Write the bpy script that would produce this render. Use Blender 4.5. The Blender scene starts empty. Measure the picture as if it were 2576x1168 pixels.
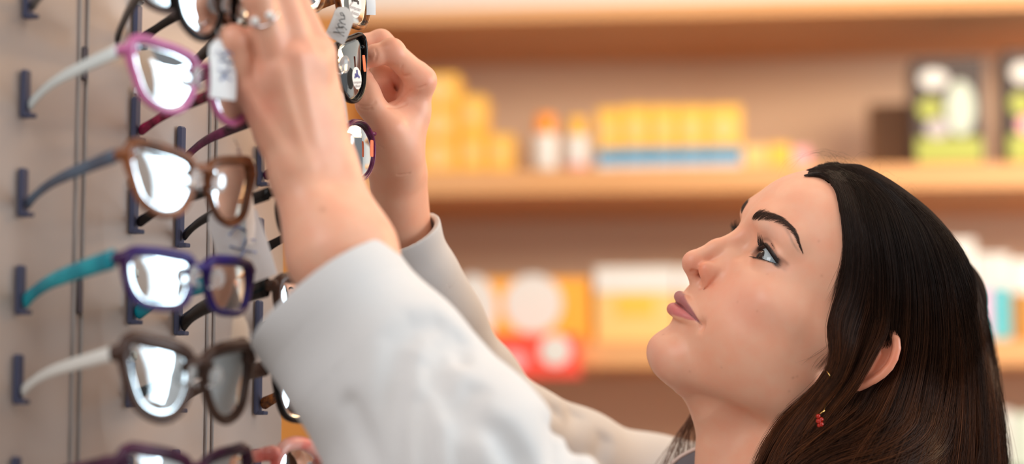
HI = 1.0
import bpy, math, random
import numpy as np
from mathutils import Vector, Matrix
random.seed(7); RNG = np.random.default_rng(7)
SC = bpy.context.scene; COL = SC.collection
PI = math.pi
# ---------------------------------------------------------------- camera
FPX = 5200.0; PITCH = math.radians(6.0); CAM_Z = 1.45
_c, _s = math.cos(PITCH), math.sin(PITCH)
# camera axes (right, up, back) as columns -> world
CW = np.array([[1, 0, 0], [0, -_s, -_c], [0, _c, -_s]], float)
CO = np.array([0, 0, CAM_Z])
def W(c):                     # camera-frame metres -> world
    return np.asarray(c, float) @ CW.T + CO
def CF(px, py, d):            # pixel + depth -> camera-frame metres
    return np.array([(px - 1288) / FPX * d, (584 - py) / FPX * d, -d])
def P(px, py, d):             # pixel + depth -> world
    return W(CF(px, py, d))
def WI(w):                    # world -> camera frame
    return (np.asarray(w, float) - CO) @ CW

# ---------------------------------------------------------------- mesh helpers
def mesh_obj(name, verts, faces, mat=None, parent=None, smooth=True, mats=None, midx=None):
    me = bpy.data.meshes.new(name)
    me.from_pydata([tuple(map(float, v)) for v in verts] if not isinstance(verts, np.ndarray) else verts.tolist(), [],
                   faces.tolist() if isinstance(faces, np.ndarray) else faces)
    if mats:
        for m in mats: me.materials.append(m)
        if midx is not None: me.polygons.foreach_set('material_index', np.asarray(midx, np.int32))
    elif mat: me.materials.append(mat)
    if smooth: me.polygons.foreach_set('use_smooth', [True] * len(me.polygons))
    me.update()
    o = bpy.data.objects.new(name, me); COL.objects.link(o)
    if parent is not None: o.parent = parent
    return o
def tag(o, label=None, cat=None, group=None, kind=None):
    if label: o['label'] = label
    if cat: o['category'] = cat
    if group: o['group'] = group
    if kind: o['kind'] = kind
    return o
def thing(name, label, cat, loc=(0, 0, 0), group=None, rot=None):
    o = bpy.data.objects.new(name, None); COL.objects.link(o)
    o.location = [float(a) for a in loc]; o.empty_display_size = 0.05
    if rot is not None: o.rotation_euler = rot
    return tag(o, label, cat, group)
def localize(o, root):        # world-coordinate mesh child of an Empty that only translates
    o.parent = root; o.matrix_parent_inverse = Matrix.Translation(-root.location); return o
class MB:
    """collects shapes into one mesh"""
    def __init__(s): s.v = []; s.f = []; s.m = []; s.mi = 0
    def add(s, vs, fs):
        b = len(s.v); s.v.extend([tuple(map(float, v)) for v in vs]); s.f.extend([tuple(b + i for i in f) for f in fs]); s.m.extend([s.mi] * len(fs)); return s
    def box(s, lo, hi, bev=0.0):
        x0, y0, z0 = lo; x1, y1, z1 = hi
        if bev <= 0:
            vs = [(x0,y0,z0),(x1,y0,z0),(x1,y1,z0),(x0,y1,z0),(x0,y0,z1),(x1,y0,z1),(x1,y1,z1),(x0,y1,z1)]
            return s.add(vs, [(3,2,1,0),(4,5,6,7),(0,1,5,4),(1,2,6,5),(2,3,7,6),(3,0,4,7)])
        b = min(bev, (x1-x0)/2.01, (y1-y0)/2.01, (z1-z0)/2.01)
        # chamfered box
        vs = []; idx = {}
        for ix in (0, 1):
            for iy in (0, 1):
                for iz in (0, 1):
                    c = ((x0, x1)[ix], (y0, y1)[iy], (z0, z1)[iz]); d = (1 - 2*ix, 1 - 2*iy, 1 - 2*iz)
                    for a in range(3):
                        p = [c[k] + (d[k]*b if k != a else 0) for k in range(3)]
                        idx[ix, iy, iz, a] = len(vs); vs.append(p)
        F = []
        for a in range(3):
            o1, o2 = [k for k in range(3) if k != a]
            for sg in (0, 1):
                q = []
                for u, w in ((0,0),(1,0),(1,1),(0,1)):
                    k = [0,0,0]; k[a] = sg; k[o1] = u; k[o2] = w; q.append(idx[k[0],k[1],k[2],a])
                F.append(tuple(q))
            for u in (0,1):
                for w in (0,1):
                    k0=[0,0,0]; k1=[0,0,0]; k0[o1]=k1[o1]=u; k0[o2]=k1[o2]=w; k1[a]=1
                    F.append((idx[(*k0,o1)], idx[(*k1,o1)], idx[(*k1,o2)], idx[(*k0,o2)]))
        for ix in (0,1):
            for iy in (0,1):
                for iz in (0,1): F.append(tuple(idx[ix,iy,iz,a] for a in range(3)))
        return s.add(vs, F)
    def tube(s, pts, r, n=8, cap=True, closed=False, flat=None, up=(0,0,1)):
        """swept tube; r scalar or per-point; flat=(a,b) elliptical scale along (up-ish, side)"""
        pts = np.asarray(pts, float); m = len(pts)
        r = np.broadcast_to(np.asarray(r, float), (m,))
        T = np.zeros_like(pts)
        if closed: T = np.roll(pts, -1, 0) - np.roll(pts, 1, 0)
        else: T[1:-1] = pts[2:] - pts[:-2]; T[0] = pts[1] - pts[0]; T[-1] = pts[-1] - pts[-2]
        T /= np.linalg.norm(T, axis=1, keepdims=True) + 1e-12
        u = np.asarray(up, float); vs = []
        if abs(T[0] @ u) > .95 and flat is None: u = np.array([1., 0, 0])
        N = u
        fa, fb = flat if flat else (1, 1)
        for i in range(m):
            if flat is not None: N = u
            N = N - (N @ T[i]) * T[i]; N /= np.linalg.norm(N) + 1e-12
            B = np.cross(T[i], N)
            for k in range(n):
                a = 2*PI*k/n; vs.append(pts[i] + r[i]*(math.cos(a)*N*fa + math.sin(a)*B*fb))
        F = []
        for i in range(m if closed else m - 1):
            j = (i + 1) % m
            for k in range(n):
                l = (k + 1) % n; F.append((i*n+k, i*n+l, j*n+l, j*n+k))
        if cap and not closed: F.append(tuple(range(n))[::-1]); F.append(tuple((m-1)*n + k for k in range(n)))
        return s.add(vs, F)
    def sphere(s, c, r, nu=12, nv=8, R=None):
        r = np.broadcast_to(np.asarray(r, float), (3,)); vs = []; F = []
        for i in range(nv + 1):
            ph = PI*i/nv
            for k in range(nu):
                a = 2*PI*k/nu; p = np.array([math.sin(ph)*math.cos(a), math.sin(ph)*math.sin(a), math.cos(ph)])*r
                if R is not None: p = R @ p
                vs.append(np.asarray(c) + p)
        for i in range(nv):
            for k in range(nu):
                l = (k+1) % nu; F.append((i*nu+k, (i+1)*nu+k, (i+1)*nu+l, i*nu+l))
        return s.add(vs, F)
    def lathe(s, c, prof, n=16, ax=2):
        vs = []; F = []
        for (r, h) in prof:
            for k in range(n):
                a = 2*PI*k/n; q = [r*math.cos(a), r*math.sin(a), h]
                if ax == 0: q = [q[2], q[0], q[1]]
                if ax == 1: q = [q[1], q[2], q[0]]
                vs.append([c[i] + q[i] for i in range(3)])
        for i in range(len(prof)-1):
            for k in range(n):
                l = (k+1) % n; F.append((i*n+k, i*n+l, (i+1)*n+l, (i+1)*n+k))
        F.append(tuple(range(n))[::-1]); F.append(tuple((len(prof)-1)*n+k for k in range(n)))
        return s.add(vs, F)
    def xf(s, M):             # 4x4 numpy
        V = np.asarray(s.v) @ M[:3,:3].T + M[:3,3]; s.v = [tuple(v) for v in V]; return s
    def build(s, name, mat=None, parent=None, smooth=True, mats=None):
        return mesh_obj(name, s.v, s.f, mat, parent, smooth, mats, s.m if mats else None)
def bevmod(o, w=.001, n=2):
    m = o.modifiers.new('b', 'BEVEL'); m.width = w; m.segments = n; m.limit_method = 'ANGLE'; return o
def spline(pts, n):           # Catmull-Rom through pts (k x d) -> n samples
    p = np.asarray(pts, float); k = len(p)
    q = np.vstack([2*p[0]-p[1], p, 2*p[-1]-p[-2]])
    t = np.linspace(0, k-1-1e-9, n); i = t.astype(int); f = (t-i)[:, None]
    a, b, c, d = q[i], q[i+1], q[i+2], q[i+3]
    return .5*(2*b + (c-a)*f + (2*a-5*b+4*c-d)*f**2 + (3*b-a-3*c+d)*f**3)

# ---------------------------------------------------------------- signed-distance modelling
def smin(a, b, k):
    h = np.clip(.5 + .5*(b-a)/k, 0, 1); return b + (a-b)*h - k*h*(1-h)
def smax(a, b, k): return -smin(-a, -b, k)
def ell(p, c, r, R=None):
    q = p - np.asarray(c, float)
    if R is not None: q = q @ R
    r = np.asarray(r, float); k0 = np.linalg.norm(q/r, axis=1); k1 = np.linalg.norm(q/(r*r), axis=1) + 1e-9
    return k0*(k0-1)/k1
def cap(p, a, b, ra, rb):
    a = np.asarray(a, float); b = np.asarray(b, float); ab = b-a; q = p-a
    t = np.clip((q @ ab)/(ab @ ab + 1e-12), 0, 1)
    return np.linalg.norm(q - t[:, None]*ab, axis=1) - (ra + (rb-ra)*t)
def chain(p, pts, rs, k=0):
    d = None
    for i in range(len(pts)-1):
        e = cap(p, pts[i], pts[i+1], rs[i], rs[i+1]); d = e if d is None else (np.minimum(d, e) if k == 0 else smin(d, e, k))
    return d
def rotm(ax, deg):
    return np.array(Matrix.Rotation(math.radians(deg), 3, ax))
def sdf_mesh(f, lo, hi, h, proj=2, B=6, slack=1.3):
    lo = np.asarray(lo, float); hi = np.asarray(hi, float)
    nb = np.ceil((hi-lo)/(h*B)).astype(int); N = nb*B + 1
    g = np.stack(np.meshgrid(*[np.arange(n) for n in nb], indexing='ij'), -1).reshape(-1, 3)
    cen = lo + (g*B + B/2)*h; fc = np.concatenate([f(c) for c in np.array_split(cen, max(1, len(cen)//200000))])
    V = np.repeat(np.repeat(np.repeat(np.where(fc > 0, 1, -1).reshape(nb).astype(np.float32), B, 0), B, 1), B, 2)
    V = np.pad(V, ((0,1),)*3, mode='edge')
    act = g[np.abs(fc) < h*B*.87*slack]
    off = np.stack(np.meshgrid(*[np.arange(B+1)]*3, indexing='ij'), -1).reshape(-1, 3)
    for ch in np.array_split(act, max(1, len(act)*len(off)//300000 + 1)):
        if not len(ch): continue
        ii = (ch[:, None, :]*B + off[None]).reshape(-1, 3)
        V[ii[:,0], ii[:,1], ii[:,2]] = f(lo + ii*h)
    s = V < 0
    cnt = np.zeros(np.array(V.shape)-1, np.int8)
    for dx in (0,1):
        for dy in (0,1):
            for dz in (0,1):
                cnt += s[dx:dx+cnt.shape[0], dy:dy+cnt.shape[1], dz:dz+cnt.shape[2]]
    A = np.argwhere((cnt > 0) & (cnt < 8)); acc = np.zeros((len(A), 3)); num = np.zeros(len(A))
    cor = [(0,0,0),(1,0,0),(0,1,0),(1,1,0),(0,0,1),(1,0,1),(0,1,1),(1,1,1)]
    val = [V[A[:,0]+c[0], A[:,1]+c[1], A[:,2]+c[2]].astype(float) for c in cor]
    for i, j in ((0,1),(2,3),(4,5),(6,7),(0,2),(1,3),(4,6),(5,7),(0,4),(1,5),(2,6),(3,7)):
        m = (val[i] < 0) != (val[j] < 0); t = np.where(m, val[i]/np.where(m, val[i]-val[j], 1), 0)
        ci = np.array(cor[i]); cj = np.array(cor[j])
        acc += np.where(m[:, None], ci + t[:, None]*(cj-ci), 0); num += m
    P0 = lo + (A + acc/num[:, None])*h
    idx = -np.ones(cnt.shape, np.int32); idx[A[:,0], A[:,1], A[:,2]] = np.arange(len(A))
    Q = []
    for ax in range(3):
        sl0 = [slice(1, -1)]*3; sl1 = [slice(1, -1)]*3; sl0[ax] = slice(0, -1); sl1[ax] = slice(1, None)
        a = s[tuple(sl0)]; b = s[tuple(sl1)]
        e = np.argwhere(a != b); fl = a[e[:,0], e[:,1], e[:,2]]
        e = e + np.array([0 if k == ax else 1 for k in range(3)])
        u, w = [(1,2),(2,0),(0,1)][ax]; q = []
        for du, dw in ((0,0),(1,0),(1,1),(0,1)):
            c = e.copy(); c[:,u] -= 1-du; c[:,w] -= 1-dw; q.append(idx[c[:,0], c[:,1], c[:,2]])
        q = np.stack(q, 1); q[~fl] = q[~fl][:, ::-1]; Q.append(q)
    Q = np.concatenate(Q); Q = Q[(Q >= 0).all(1)]
    p = P0
    for _ in range(proj):
        e = h*.35; F0 = f(p)
        G = np.stack([(f(p+np.eye(3)[k]*e) - f(p-np.eye(3)[k]*e))/(2*e) for k in range(3)], 1)
        st = -(F0/np.maximum((G*G).sum(1), .2))[:, None]*G
        L = np.linalg.norm(st, axis=1, keepdims=True); p = p + st*np.minimum(1, h*.5/(L+1e-12))
    return p, Q

# ---------------------------------------------------------------- materials
def new_mat(name):
    m = bpy.data.materials.new(name); m.use_nodes = True
    return m, m.node_tree.nodes, m.node_tree.links, m.node_tree.nodes['Principled BSDF']
def pbr(name, col, rough=.5, metal=0, spec=.5, coat=0, trans=0, ior=1.45, emit=None, sss=0, alpha=1, noise=None, bump=None, sheen=0, aniso=0):
    m, n, l, b = new_mat(name)
    b.inputs['Base Color'].default_value = (*col, 1); b.inputs['Roughness'].default_value = rough
    b.inputs['Metallic'].default_value = metal; b.inputs['Specular IOR Level'].default_value = spec
    b.inputs['Coat Weight'].default_value = coat; b.inputs['Coat Roughness'].default_value = .08
    b.inputs['Transmission Weight'].default_value = trans; b.inputs['IOR'].default_value = ior
    b.inputs['Alpha'].default_value = alpha; b.inputs['Sheen Weight'].default_value = sheen
    if sss: b.inputs['Subsurface Weight'].default_value = sss; b.inputs['Subsurface Radius'].default_value = (.012, .004, .002); b.inputs['Subsurface Scale'].default_value = 1
    if emit: b.inputs['Emission Color'].default_value = (*emit[0], 1); b.inputs['Emission Strength'].default_value = emit[1]
    if noise or bump: tc = n.new('ShaderNodeTexCoord')
    if noise:   # (scale, colour2, stretch)
        mp = n.new('ShaderNodeMapping'); mp.inputs['Scale'].default_value = noise[2]; l.new(tc.outputs['Object'], mp.inputs[0])
        t = n.new('ShaderNodeTexNoise'); t.inputs['Scale'].default_value = noise[0]; t.inputs['Detail'].default_value = 5; l.new(mp.outputs[0], t.inputs[0])
        r = n.new('ShaderNodeValToRGB'); r.color_ramp.elements[0].position = .35; r.color_ramp.elements[1].position = .65
        r.color_ramp.elements[0].color = (*col, 1); r.color_ramp.elements[1].color = (*noise[1], 1)
        l.new(t.outputs['Fac'], r.inputs[0]); l.new(r.outputs[0], b.inputs['Base Color'])
    if bump:    # (scale, strength, distance)
        t2 = n.new('ShaderNodeTexNoise'); t2.inputs['Scale'].default_value = bump[0]; t2.inputs['Detail'].default_value = 4; l.new(tc.outputs['Object'], t2.inputs[0])
        bm = n.new('ShaderNodeBump'); bm.inputs['Strength'].default_value = bump[1]; bm.inputs['Distance'].default_value = bump[2]
        l.new(t2.outputs['Fac'], bm.inputs['Height']); l.new(bm.outputs[0], b.inputs['Normal'])
    return m
def attr_mat(name, rough=.5, spec=.5, sss=0, bump=None, attr='tint', coat=0, radius=(.012,.004,.002)):
    m, n, l, b = new_mat(name)
    a = n.new('ShaderNodeAttribute'); a.attribute_name = attr; l.new(a.outputs['Color'], b.inputs['Base Color'])
    b.inputs['Roughness'].default_value = rough; b.inputs['Specular IOR Level'].default_value = spec; b.inputs['Coat Weight'].default_value = coat
    if sss: b.inputs['Subsurface Weight'].default_value = sss; b.inputs['Subsurface Radius'].default_value = radius; b.inputs['Subsurface Scale'].default_value = 1
    if bump:
        tc = n.new('ShaderNodeTexCoord'); t2 = n.new('ShaderNodeTexNoise'); t2.inputs['Scale'].default_value = bump[0]; t2.inputs['Detail'].default_value = 4; l.new(tc.outputs['Object'], t2.inputs[0])
        bm = n.new('ShaderNodeBump'); bm.inputs['Strength'].default_value = bump[1]; bm.inputs['Distance'].default_value = bump[2]
        l.new(t2.outputs['Fac'], bm.inputs['Height']); l.new(bm.outputs[0], b.inputs['Normal'])
    return m
def set_tint(o, cols, attr='tint'):
    a = o.data.color_attributes.new(attr, 'FLOAT_COLOR', 'POINT')
    c = np.ones((len(o.data.vertices), 4), np.float32); c[:, :3] = cols; a.data.foreach_set('color', c.ravel())
def sstep(a, b, x):
    t = np.clip((x-a)/(b-a), 0, 1); return t*t*(3-2*t)
# ---------------------------------------------------------------- head (local mm: x her left, y forward, z up; origin between the ears)
HR = np.array([[0.20370469,-0.74944946,0.62994436],[-0.18641352,0.60197319,0.77645237],[0.96112143,0.27559714,0.01708275]])
U_, _S, V_ = np.linalg.svd(HR); HR = U_ @ V_
HT = np.array([0.21886287, -0.06799629, -1.5])
def h2c(p): return (np.asarray(p, float)/1000.) @ HR.T + HT
def c2h(c): return ((np.asarray(c, float) - HT) @ HR)*1000.
EYE = np.array([31., 67.8, 13.6]); ER = 12.2
def lid_hi(x):   # upper / lower eyelid margins in the frontal plane, x = |x|
    t = np.clip((x-16.5)/29, 0, 1); return 10.2 + 4.6*t + 7.7*np.sin(PI*t**.82)**.9*(1-.17*t)
def lid_lo(x):
    t = np.clip((x-16.5)/29, 0, 1); return 10.2 + 4.6*t - 3.0*np.sin(PI*t**1.1)**.9
LU = [(0,92.4,-45.6),(6,92.2,-45.0),(12,88.8,-45.6),(19,83.4,-47.4),(26,77.6,-49.8)]; LUr = [4.3,4.2,3.7,2.6,1.0]
LL = [(0,90.3,-54.9),(7,89.7,-54.9),(13,86.8,-53.8),(19.5,81.8,-52.0),(26,77.0,-50.6)]; LLr = [4.8,4.7,4.0,2.6,.9]
LM = [(0,97.5,-50.0),(8,96.4,-50.1),(15,91.6,-49.4),(21,85.6,-49.6),(27.5,79.3,-51)]
def f_head(q):
    x = np.sqrt(q[:,0]**2 + .25); p = np.stack([x, q[:,1], q[:,2]], 1); s = np.stack([np.abs(q[:,0]), q[:,1], q[:,2]], 1)
    d = ell(p, (0,-5,36), (72,94,73))
    d = smin(d, ell(p, (0,30,45), (62,62.5,57)), 12)
    d = smin(d, ell(p, (0,32,-12), (61,55,52)), 22)
    d = smin(d, ell(p, (0,48,-42), (43,43,38)), 16)                       # muzzle
    d = smin(d, cap(p, (53,0,-8), (46,4,-50), 14, 13), 16)                # ramus
    d = smin(d, cap(p, (44,8,-54), (12,64,-80), 14, 14), 18)              # jaw line
    d = smin(d, ell(p, (34,38,-36), (27,36,36)), 18)                      # cheek
    d = smin(d, ell(p, (42,24,-34), (21,34,32)), 18)
    d = smin(d, ell(p, (0,71,-82), (20,18.5,15)), 12)                     # chin
    d = smin(d, chain(p, [(0,62,-80),(0,46,-83),(0,28,-82)], [15.5,17,22]), 14)               # floor of mouth
    d = smin(d, ell(p, (42,54,-10), (20,20,15)), 16)                      # cheekbone
    d = smin(d, cap(p, (50,42,-4), (66,8,2), 8, 7), 16)                   # arch
    d = smin(d, chain(p, [(7,81.8,33),(24,79.8,36),(40,69.8,34.8)], [9.3,8.9,8]), 12)              # brow
    d = smax(d, -ell(p, (31,89,14), (15,13,11)), 10)                      # socket
    d = smax(d, -ell(p, (14,94,13), (6.5,11,12)), 8)
    # nose
    n = cap(p, (0,81.5,26), (0,96.4,-2), 6.2, 5.4); n = smin(n, cap(p, (0,96.4,-2), (0,102.9,-17), 5.4, 6.6), 5)
    n = smin(n, ell(p, (0,102.8,-20.3), (7.9,8.3,7.8)), 3)
    n = smin(n, ell(p, (11.2,91.2,-20.2), (5.4,10.6,7.4), rotm('X',24)), 4.5)
    n = smin(n, cap(p, (0,103,-25), (0,89.5,-31), 3.4, 4.4), 3)
    n = smin(n, cap(p, (6,85.5,-2), (10,88,-14), 6, 6), 7)
    d = smin(d, n, 6)
    d = smax(d, -chain(p, [(19.4,91,-11),(18.6,89,-18),(17.2,88.6,-24.5)], [.1,.3,.2]), 3.6)
    d = smax(d, -cap(p, (17.0,88.4,-25.0), (13.5,88.4,-30.0), .2, .2), 2.4)       # alar crease
    d = smax(d, -smin(chain(p, [(7.0,101.0,-26.0),(9.0,96.5,-27.0),(10.2,91.5,-30.6)], [2.5,3.4,2.6]), cap(p, (8.0,97,-26), (7.8,94,-16), 3.2, 2.8), 1.5), .8)  # nostril
    # lips
    d = smax(d, -cap(p, (15,91,-62), (0,95.6,-67.3), 3, 4.6), 8)
    lip = smin(chain(p, LU, LUr), chain(p, LL, LLr), .8); d = smin(d, lip, 3.2)
    d = smax(d, -chain(p, LM, [.3,.3,.3,.3,.2]), 2.0)
    d = smax(d, -cap(p, (0,100,-35.5), (0,101,-40), 1.4, 2.0), 4)         # philtrum
    d = smax(d, -ell(p, (29.5,79.5,-51.5), (1.2,2.5,2.5)), 6)                         # mouth corner dimple
    # eyelids
    e = np.linalg.norm(p-EYE, axis=1); ld = smin(e-14.0, ell(p, EYE+[.5,.6,6.5], (15.6,12.4,7.2)), 3)
    ld = smax(ld, -(p[:,1]-61), 2); d = smin(d, ld, 4)
    hi = lid_hi(x); lo_ = lid_lo(x)
    cz = hi + 4.6 + .9*np.sin(PI*np.clip((x-16)/30,0,1))
    cr = np.sqrt(((p[:,2]-cz)*.9)**2 + (e-15.0)**2)-.9
    cr = np.where((x > 17) & (x < 48) & (p[:,1] > 60), cr, 9.); d = smax(d, -cr, 1.6)
    ap = np.maximum(p[:,2]-hi, lo_-p[:,2])*.75; ap = np.maximum(ap, -(p[:,1]-(EYE[1]-3+10.5*sstep(26,19,x)))); ap = np.maximum(ap, np.maximum(18.5-x, x-46))
    ap = np.maximum(ap, ER-.7-e)
    d = smax(d, -ap, .8)
    # ear
    Re = rotm('Z', 22); ep = (s - np.array([67.,-1,-2])) @ Re
    er = ell(ep, (3.5,-13,1), (3.2,17,28), rotm('X', 10))
    rim = [(0,3,3),(2.5,5,14),(4.5,0,25),(6,-12,30),(7.5,-23,26),(8,-29,13),(7,-28,-1),(5.5,-21,-14),(4,-12,-22),(2.5,-4,-27),(1,1,-24)]
    rim = spline(rim, 22); rr = np.interp(np.linspace(0,10,22), range(11), [2.2,2.3,2.5,2.7,2.9,3,2.8,2.7,3.2,4.0,3.2])
    er = smin(er, chain(ep, rim, rr), 2.5)
    er = smin(er, chain(ep, [(5,-8,20),(6.5,-18,12),(6,-20,0),(5,-15,-12)], [2,2.2,2.2,2]), 2.5)
    er = smax(er, -ell(ep, (8,-8,-2), (6.0,8,12)), 2.5); er = smax(er, -chain(ep, [(7,-7,25),(9,-19,22),(10,-25,12),(9.5,-25,2)], [1.3]*4), 1.6)
    er = smin(er, cap(ep, (1.5,1,-3), (3,-1,-9), 3, 3), 2.5)
    er = np.where(ep[:,0] < 40, er, 20.)
    d = smin(d, er, 3)
    return d
# neck and shoulders in camera metres
NK0 = np.array([.215,-.075,-1.505]); NK1 = np.array([.192,-.215,-1.515])
_SC = [h2c((62,-14,-26)), CF(2010,1060,1.455), CF(1900,1180,1.468), CF(1850,1290,1.49)]
_LX = [CF(1835,960,1.5), CF(1812,1080,1.5), CF(1812,1235,1.50)]
def f_neck_c(c):
    d = cap(c, NK0, NK1, .045, .052)
    d = smin(d, chain(c, _LX, [.018,.0165,.017]), .03)
    d = smin(d, chain(c, _SC, [.006,.006,.007,.009]), .02)
    d = smin(d, cap(c, NK1+[0.01,-.02,.02], NK1+[.03,-.045,.11], .045, .04), .05)
    d = smin(d, cap(c, NK1+[0.01,-.02,-.02], NK1+[.03,-.045,-.13], .045, .04), .05)
    d = smin(d, ell(c, NK1+[.0,-.14,-.0], (.08,.14,.15)), .05)
    return d
def f_hn(c):
    return smin(f_head(c2h(c))/1000., f_neck_c(c), .018)
def face_tint(h):
    """skin colours: lips, flush of the cheeks, make-up; ear glow and lip-seam shade painted in"""
    x = np.abs(h[:,0]); y = h[:,1]; z = h[:,2]; n = len(h)
    base = np.array([.85,.465,.315]); C = np.tile(base, (n,1)).astype(float)
    def mix(m, col): C[:] = C*(1-m[:,None]) + np.array(col)*m[:,None]
    front = sstep(40, 60, y)
    mix(.34*np.exp(-(((x-44)/26)**2 + ((z+20)/18)**2))*front, (.82,.36,.28))
    mix(.55*np.exp(-((x-13)/9)**2 - ((z+22)/9)**2)*sstep(80,88,y), (.82,.27,.15))
    mix(.30*np.exp(-(x/12)**2 - ((z+22)/9)**2)*sstep(90,97,y), (.82,.36,.27))
    mix(.25*np.exp(-(x/22)**2 - ((z+88)/12)**2)*front, (.80,.42,.36))
    bl = np.interp(x, [11,17,25,33,41,47,52], [31,33.5,36.6,38.9,38.6,35.6,31]); bw = np.interp(x, [9,13,25,41,52,54], [.5,3,2.6,1.7,.8,.3])
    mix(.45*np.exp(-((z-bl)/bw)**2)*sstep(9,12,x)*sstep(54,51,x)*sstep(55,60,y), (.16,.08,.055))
    mix(.7*sstep(64,69,x)*sstep(6,-4,y), (.82,.27,.15))  # ears reddened in the colour to stand in for light shining through
    # lips
    t = np.clip(x/26, 0, 1)
    up = -41.4 + 1.2*np.exp(-((x-5)/4)**2) - 8.0*t**1.6; lo = -60.0 + 9.2*t**1.8
    m = sstep(.0, 1.3, up-z)*sstep(.0, 1.3, z-lo)*sstep(26.6, 25.0, x)*sstep(70, 74, y)
    mid = -50 - .8*t**3
    lipc = np.where((z > mid)[:,None], np.array([.40,.145,.16]), np.array([.60,.17,.18])); m = m*.92
    C[:] = C*(1-m[:,None]) + lipc*m[:,None]
    mix(.75*np.exp(-((z-mid)/.55)**2)*sstep(27.5,25,x)*sstep(72,76,y), (.10,.025,.025))  # shade in the crease between the lips, painted as a dark line
    # eye make-up: pale lid, brown crease, dark liner
    e = np.linalg.norm(np.stack([x,y,z],1)-EYE, axis=1); near = sstep(22, 18, e)*sstep(60,64,y)
    hi = lid_hi(x); lo_ = lid_lo(x)
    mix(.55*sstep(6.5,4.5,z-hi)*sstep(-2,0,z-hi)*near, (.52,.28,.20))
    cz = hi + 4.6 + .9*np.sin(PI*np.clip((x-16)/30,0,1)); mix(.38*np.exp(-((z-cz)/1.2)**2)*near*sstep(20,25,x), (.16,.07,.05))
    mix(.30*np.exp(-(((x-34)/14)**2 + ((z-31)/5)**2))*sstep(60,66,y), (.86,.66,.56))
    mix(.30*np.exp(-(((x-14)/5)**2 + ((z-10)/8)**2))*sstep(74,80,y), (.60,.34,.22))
    ln = np.maximum(sstep(3.3,2.2,z-hi-1.2*sstep(30,45,x))*sstep(-3,-1,z-hi), 1.0*sstep(-1.7,-.6,z-lo_)*sstep(2,1,z-lo_)*sstep(19,28,x))
    wing = sstep(2.4,1.2,np.hypot(x-46.0,z-(lid_hi(np.array([45.5]))[0]+.1)))
    ln = np.maximum(ln, wing)
    mix(np.clip(ln,0,1)*sstep(21,18.5,e)*sstep(17,21,x)*sstep(49,46,x)*sstep(58,62,y), (.018,.010,.010))
    return C

def newton(f, p, it=4, e=.05):
    for _ in range(it):
        F0 = f(p); G = np.stack([(f(p+np.eye(3)[k]*e)-f(p-np.eye(3)[k]*e))/(2*e) for k in range(3)], 1)
        p = p - (F0/np.maximum((G*G).sum(1), .2))[:, None]*G
    return p, G/np.linalg.norm(G, axis=1, keepdims=True)
def strands(name, S, R, mat, parent=None, n=3, conv=None):
    """S: (k, m, 3) strand points; R: (k, m) or (m,) radii -> one mesh of thin tubes"""
    k, m, _ = S.shape
    if conv is not None: S = conv(S.reshape(-1,3)).reshape(k, m, 3)
    R = np.broadcast_to(R, (k, m))
    T = np.gradient(S, axis=1); T /= np.linalg.norm(T, axis=2, keepdims=True)+1e-12
    up = np.array([.31,.22,.92]); N = up - (T@up)[...,None]*T; N /= np.linalg.norm(N, axis=2, keepdims=True)+1e-9; B = np.cross(T, N)
    a = 2*PI*np.arange(n)/n
    V = S[:,:,None,:] + R[:,:,None,None]*(np.cos(a)[None,None,:,None]*N[:,:,None,:] + np.sin(a)[None,None,:,None]*B[:,:,None,:])
    V = V.reshape(-1, 3)
    i = np.arange(k)[:,None,None]*m*n; j = np.arange(m-1)[None,:,None]*n; l = np.arange(n)[None,None,:]; l2 = (l+1) % n
    F = np.stack([i+j+l, i+j+l2, i+j+n+l2, i+j+n+l], -1).reshape(-1, 4)
    me = bpy.data.meshes.new(name); me.vertices.add(len(V)); me.vertices.foreach_set('co', V.astype(np.float32).ravel())
    me.loops.add(F.size); me.loops.foreach_set('vertex_index', F.astype(np.int32).ravel()); me.polygons.add(len(F))
    me.polygons.foreach_set('loop_start', (np.arange(len(F))*4).astype(np.int32)); me.polygons.foreach_set('use_smooth', [True]*len(F))
    me.update(calc_edges=True)
    if mat: me.materials.append(mat)
    o = bpy.data.objects.new(name, me); COL.objects.link(o)
    if parent is not None: o.parent = parent
    return o
def h2w(p): return W(h2c(p))
def make_brow(sx, mat):
    r = np.random.default_rng(3); K = 900
    cl = np.array([(11,93,31.0),(17,91,33.5),(25,88,36.6),(33,83,38.9),(41,76,38.6),(47,70,35.6),(52,63,31)]); t = r.random(K)**.9; th = np.interp(t, [0,.12,.5,.8,1], [1.9,2.8,2.2,1.2,.4])
    c = spline(cl, 200); i = (t*185).astype(int); tan = np.gradient(c, axis=0); tan /= np.linalg.norm(tan, axis=1, keepdims=True)
    off = r.uniform(-1, 1, K)*th
    p0 = c[i] + np.array([0,0,1.])*off[:,None]
    ang = np.interp(t, [0,.25,1], [1.15,.45,.1]) - .25*off/np.maximum(th,.3)*(t > .15)
    dr = tan[i]*np.cos(ang)[:,None] + np.array([0,0,1.])*np.sin(ang)[:,None]; L = np.interp(t, [0,.3,1], [5.5,6.5,4.5])*r.uniform(.7,1.1,K)
    S = np.stack([p0 + dr*(L*u)[:,None] + tan[i]*(.8*u*u) for u in np.linspace(0,1,5)], 1)
    q, N = newton(f_head, S.reshape(-1,3)); q = q.reshape(K,5,3) + N.reshape(K,5,3)*np.array([-.05,.2,.3,.3,.25])[None,:,None]
    q[:,:,0] *= sx
    return strands('eyebrow', q, np.array([.06,.06,.055,.04,.012])/1000, mat, conv=h2w)
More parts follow.
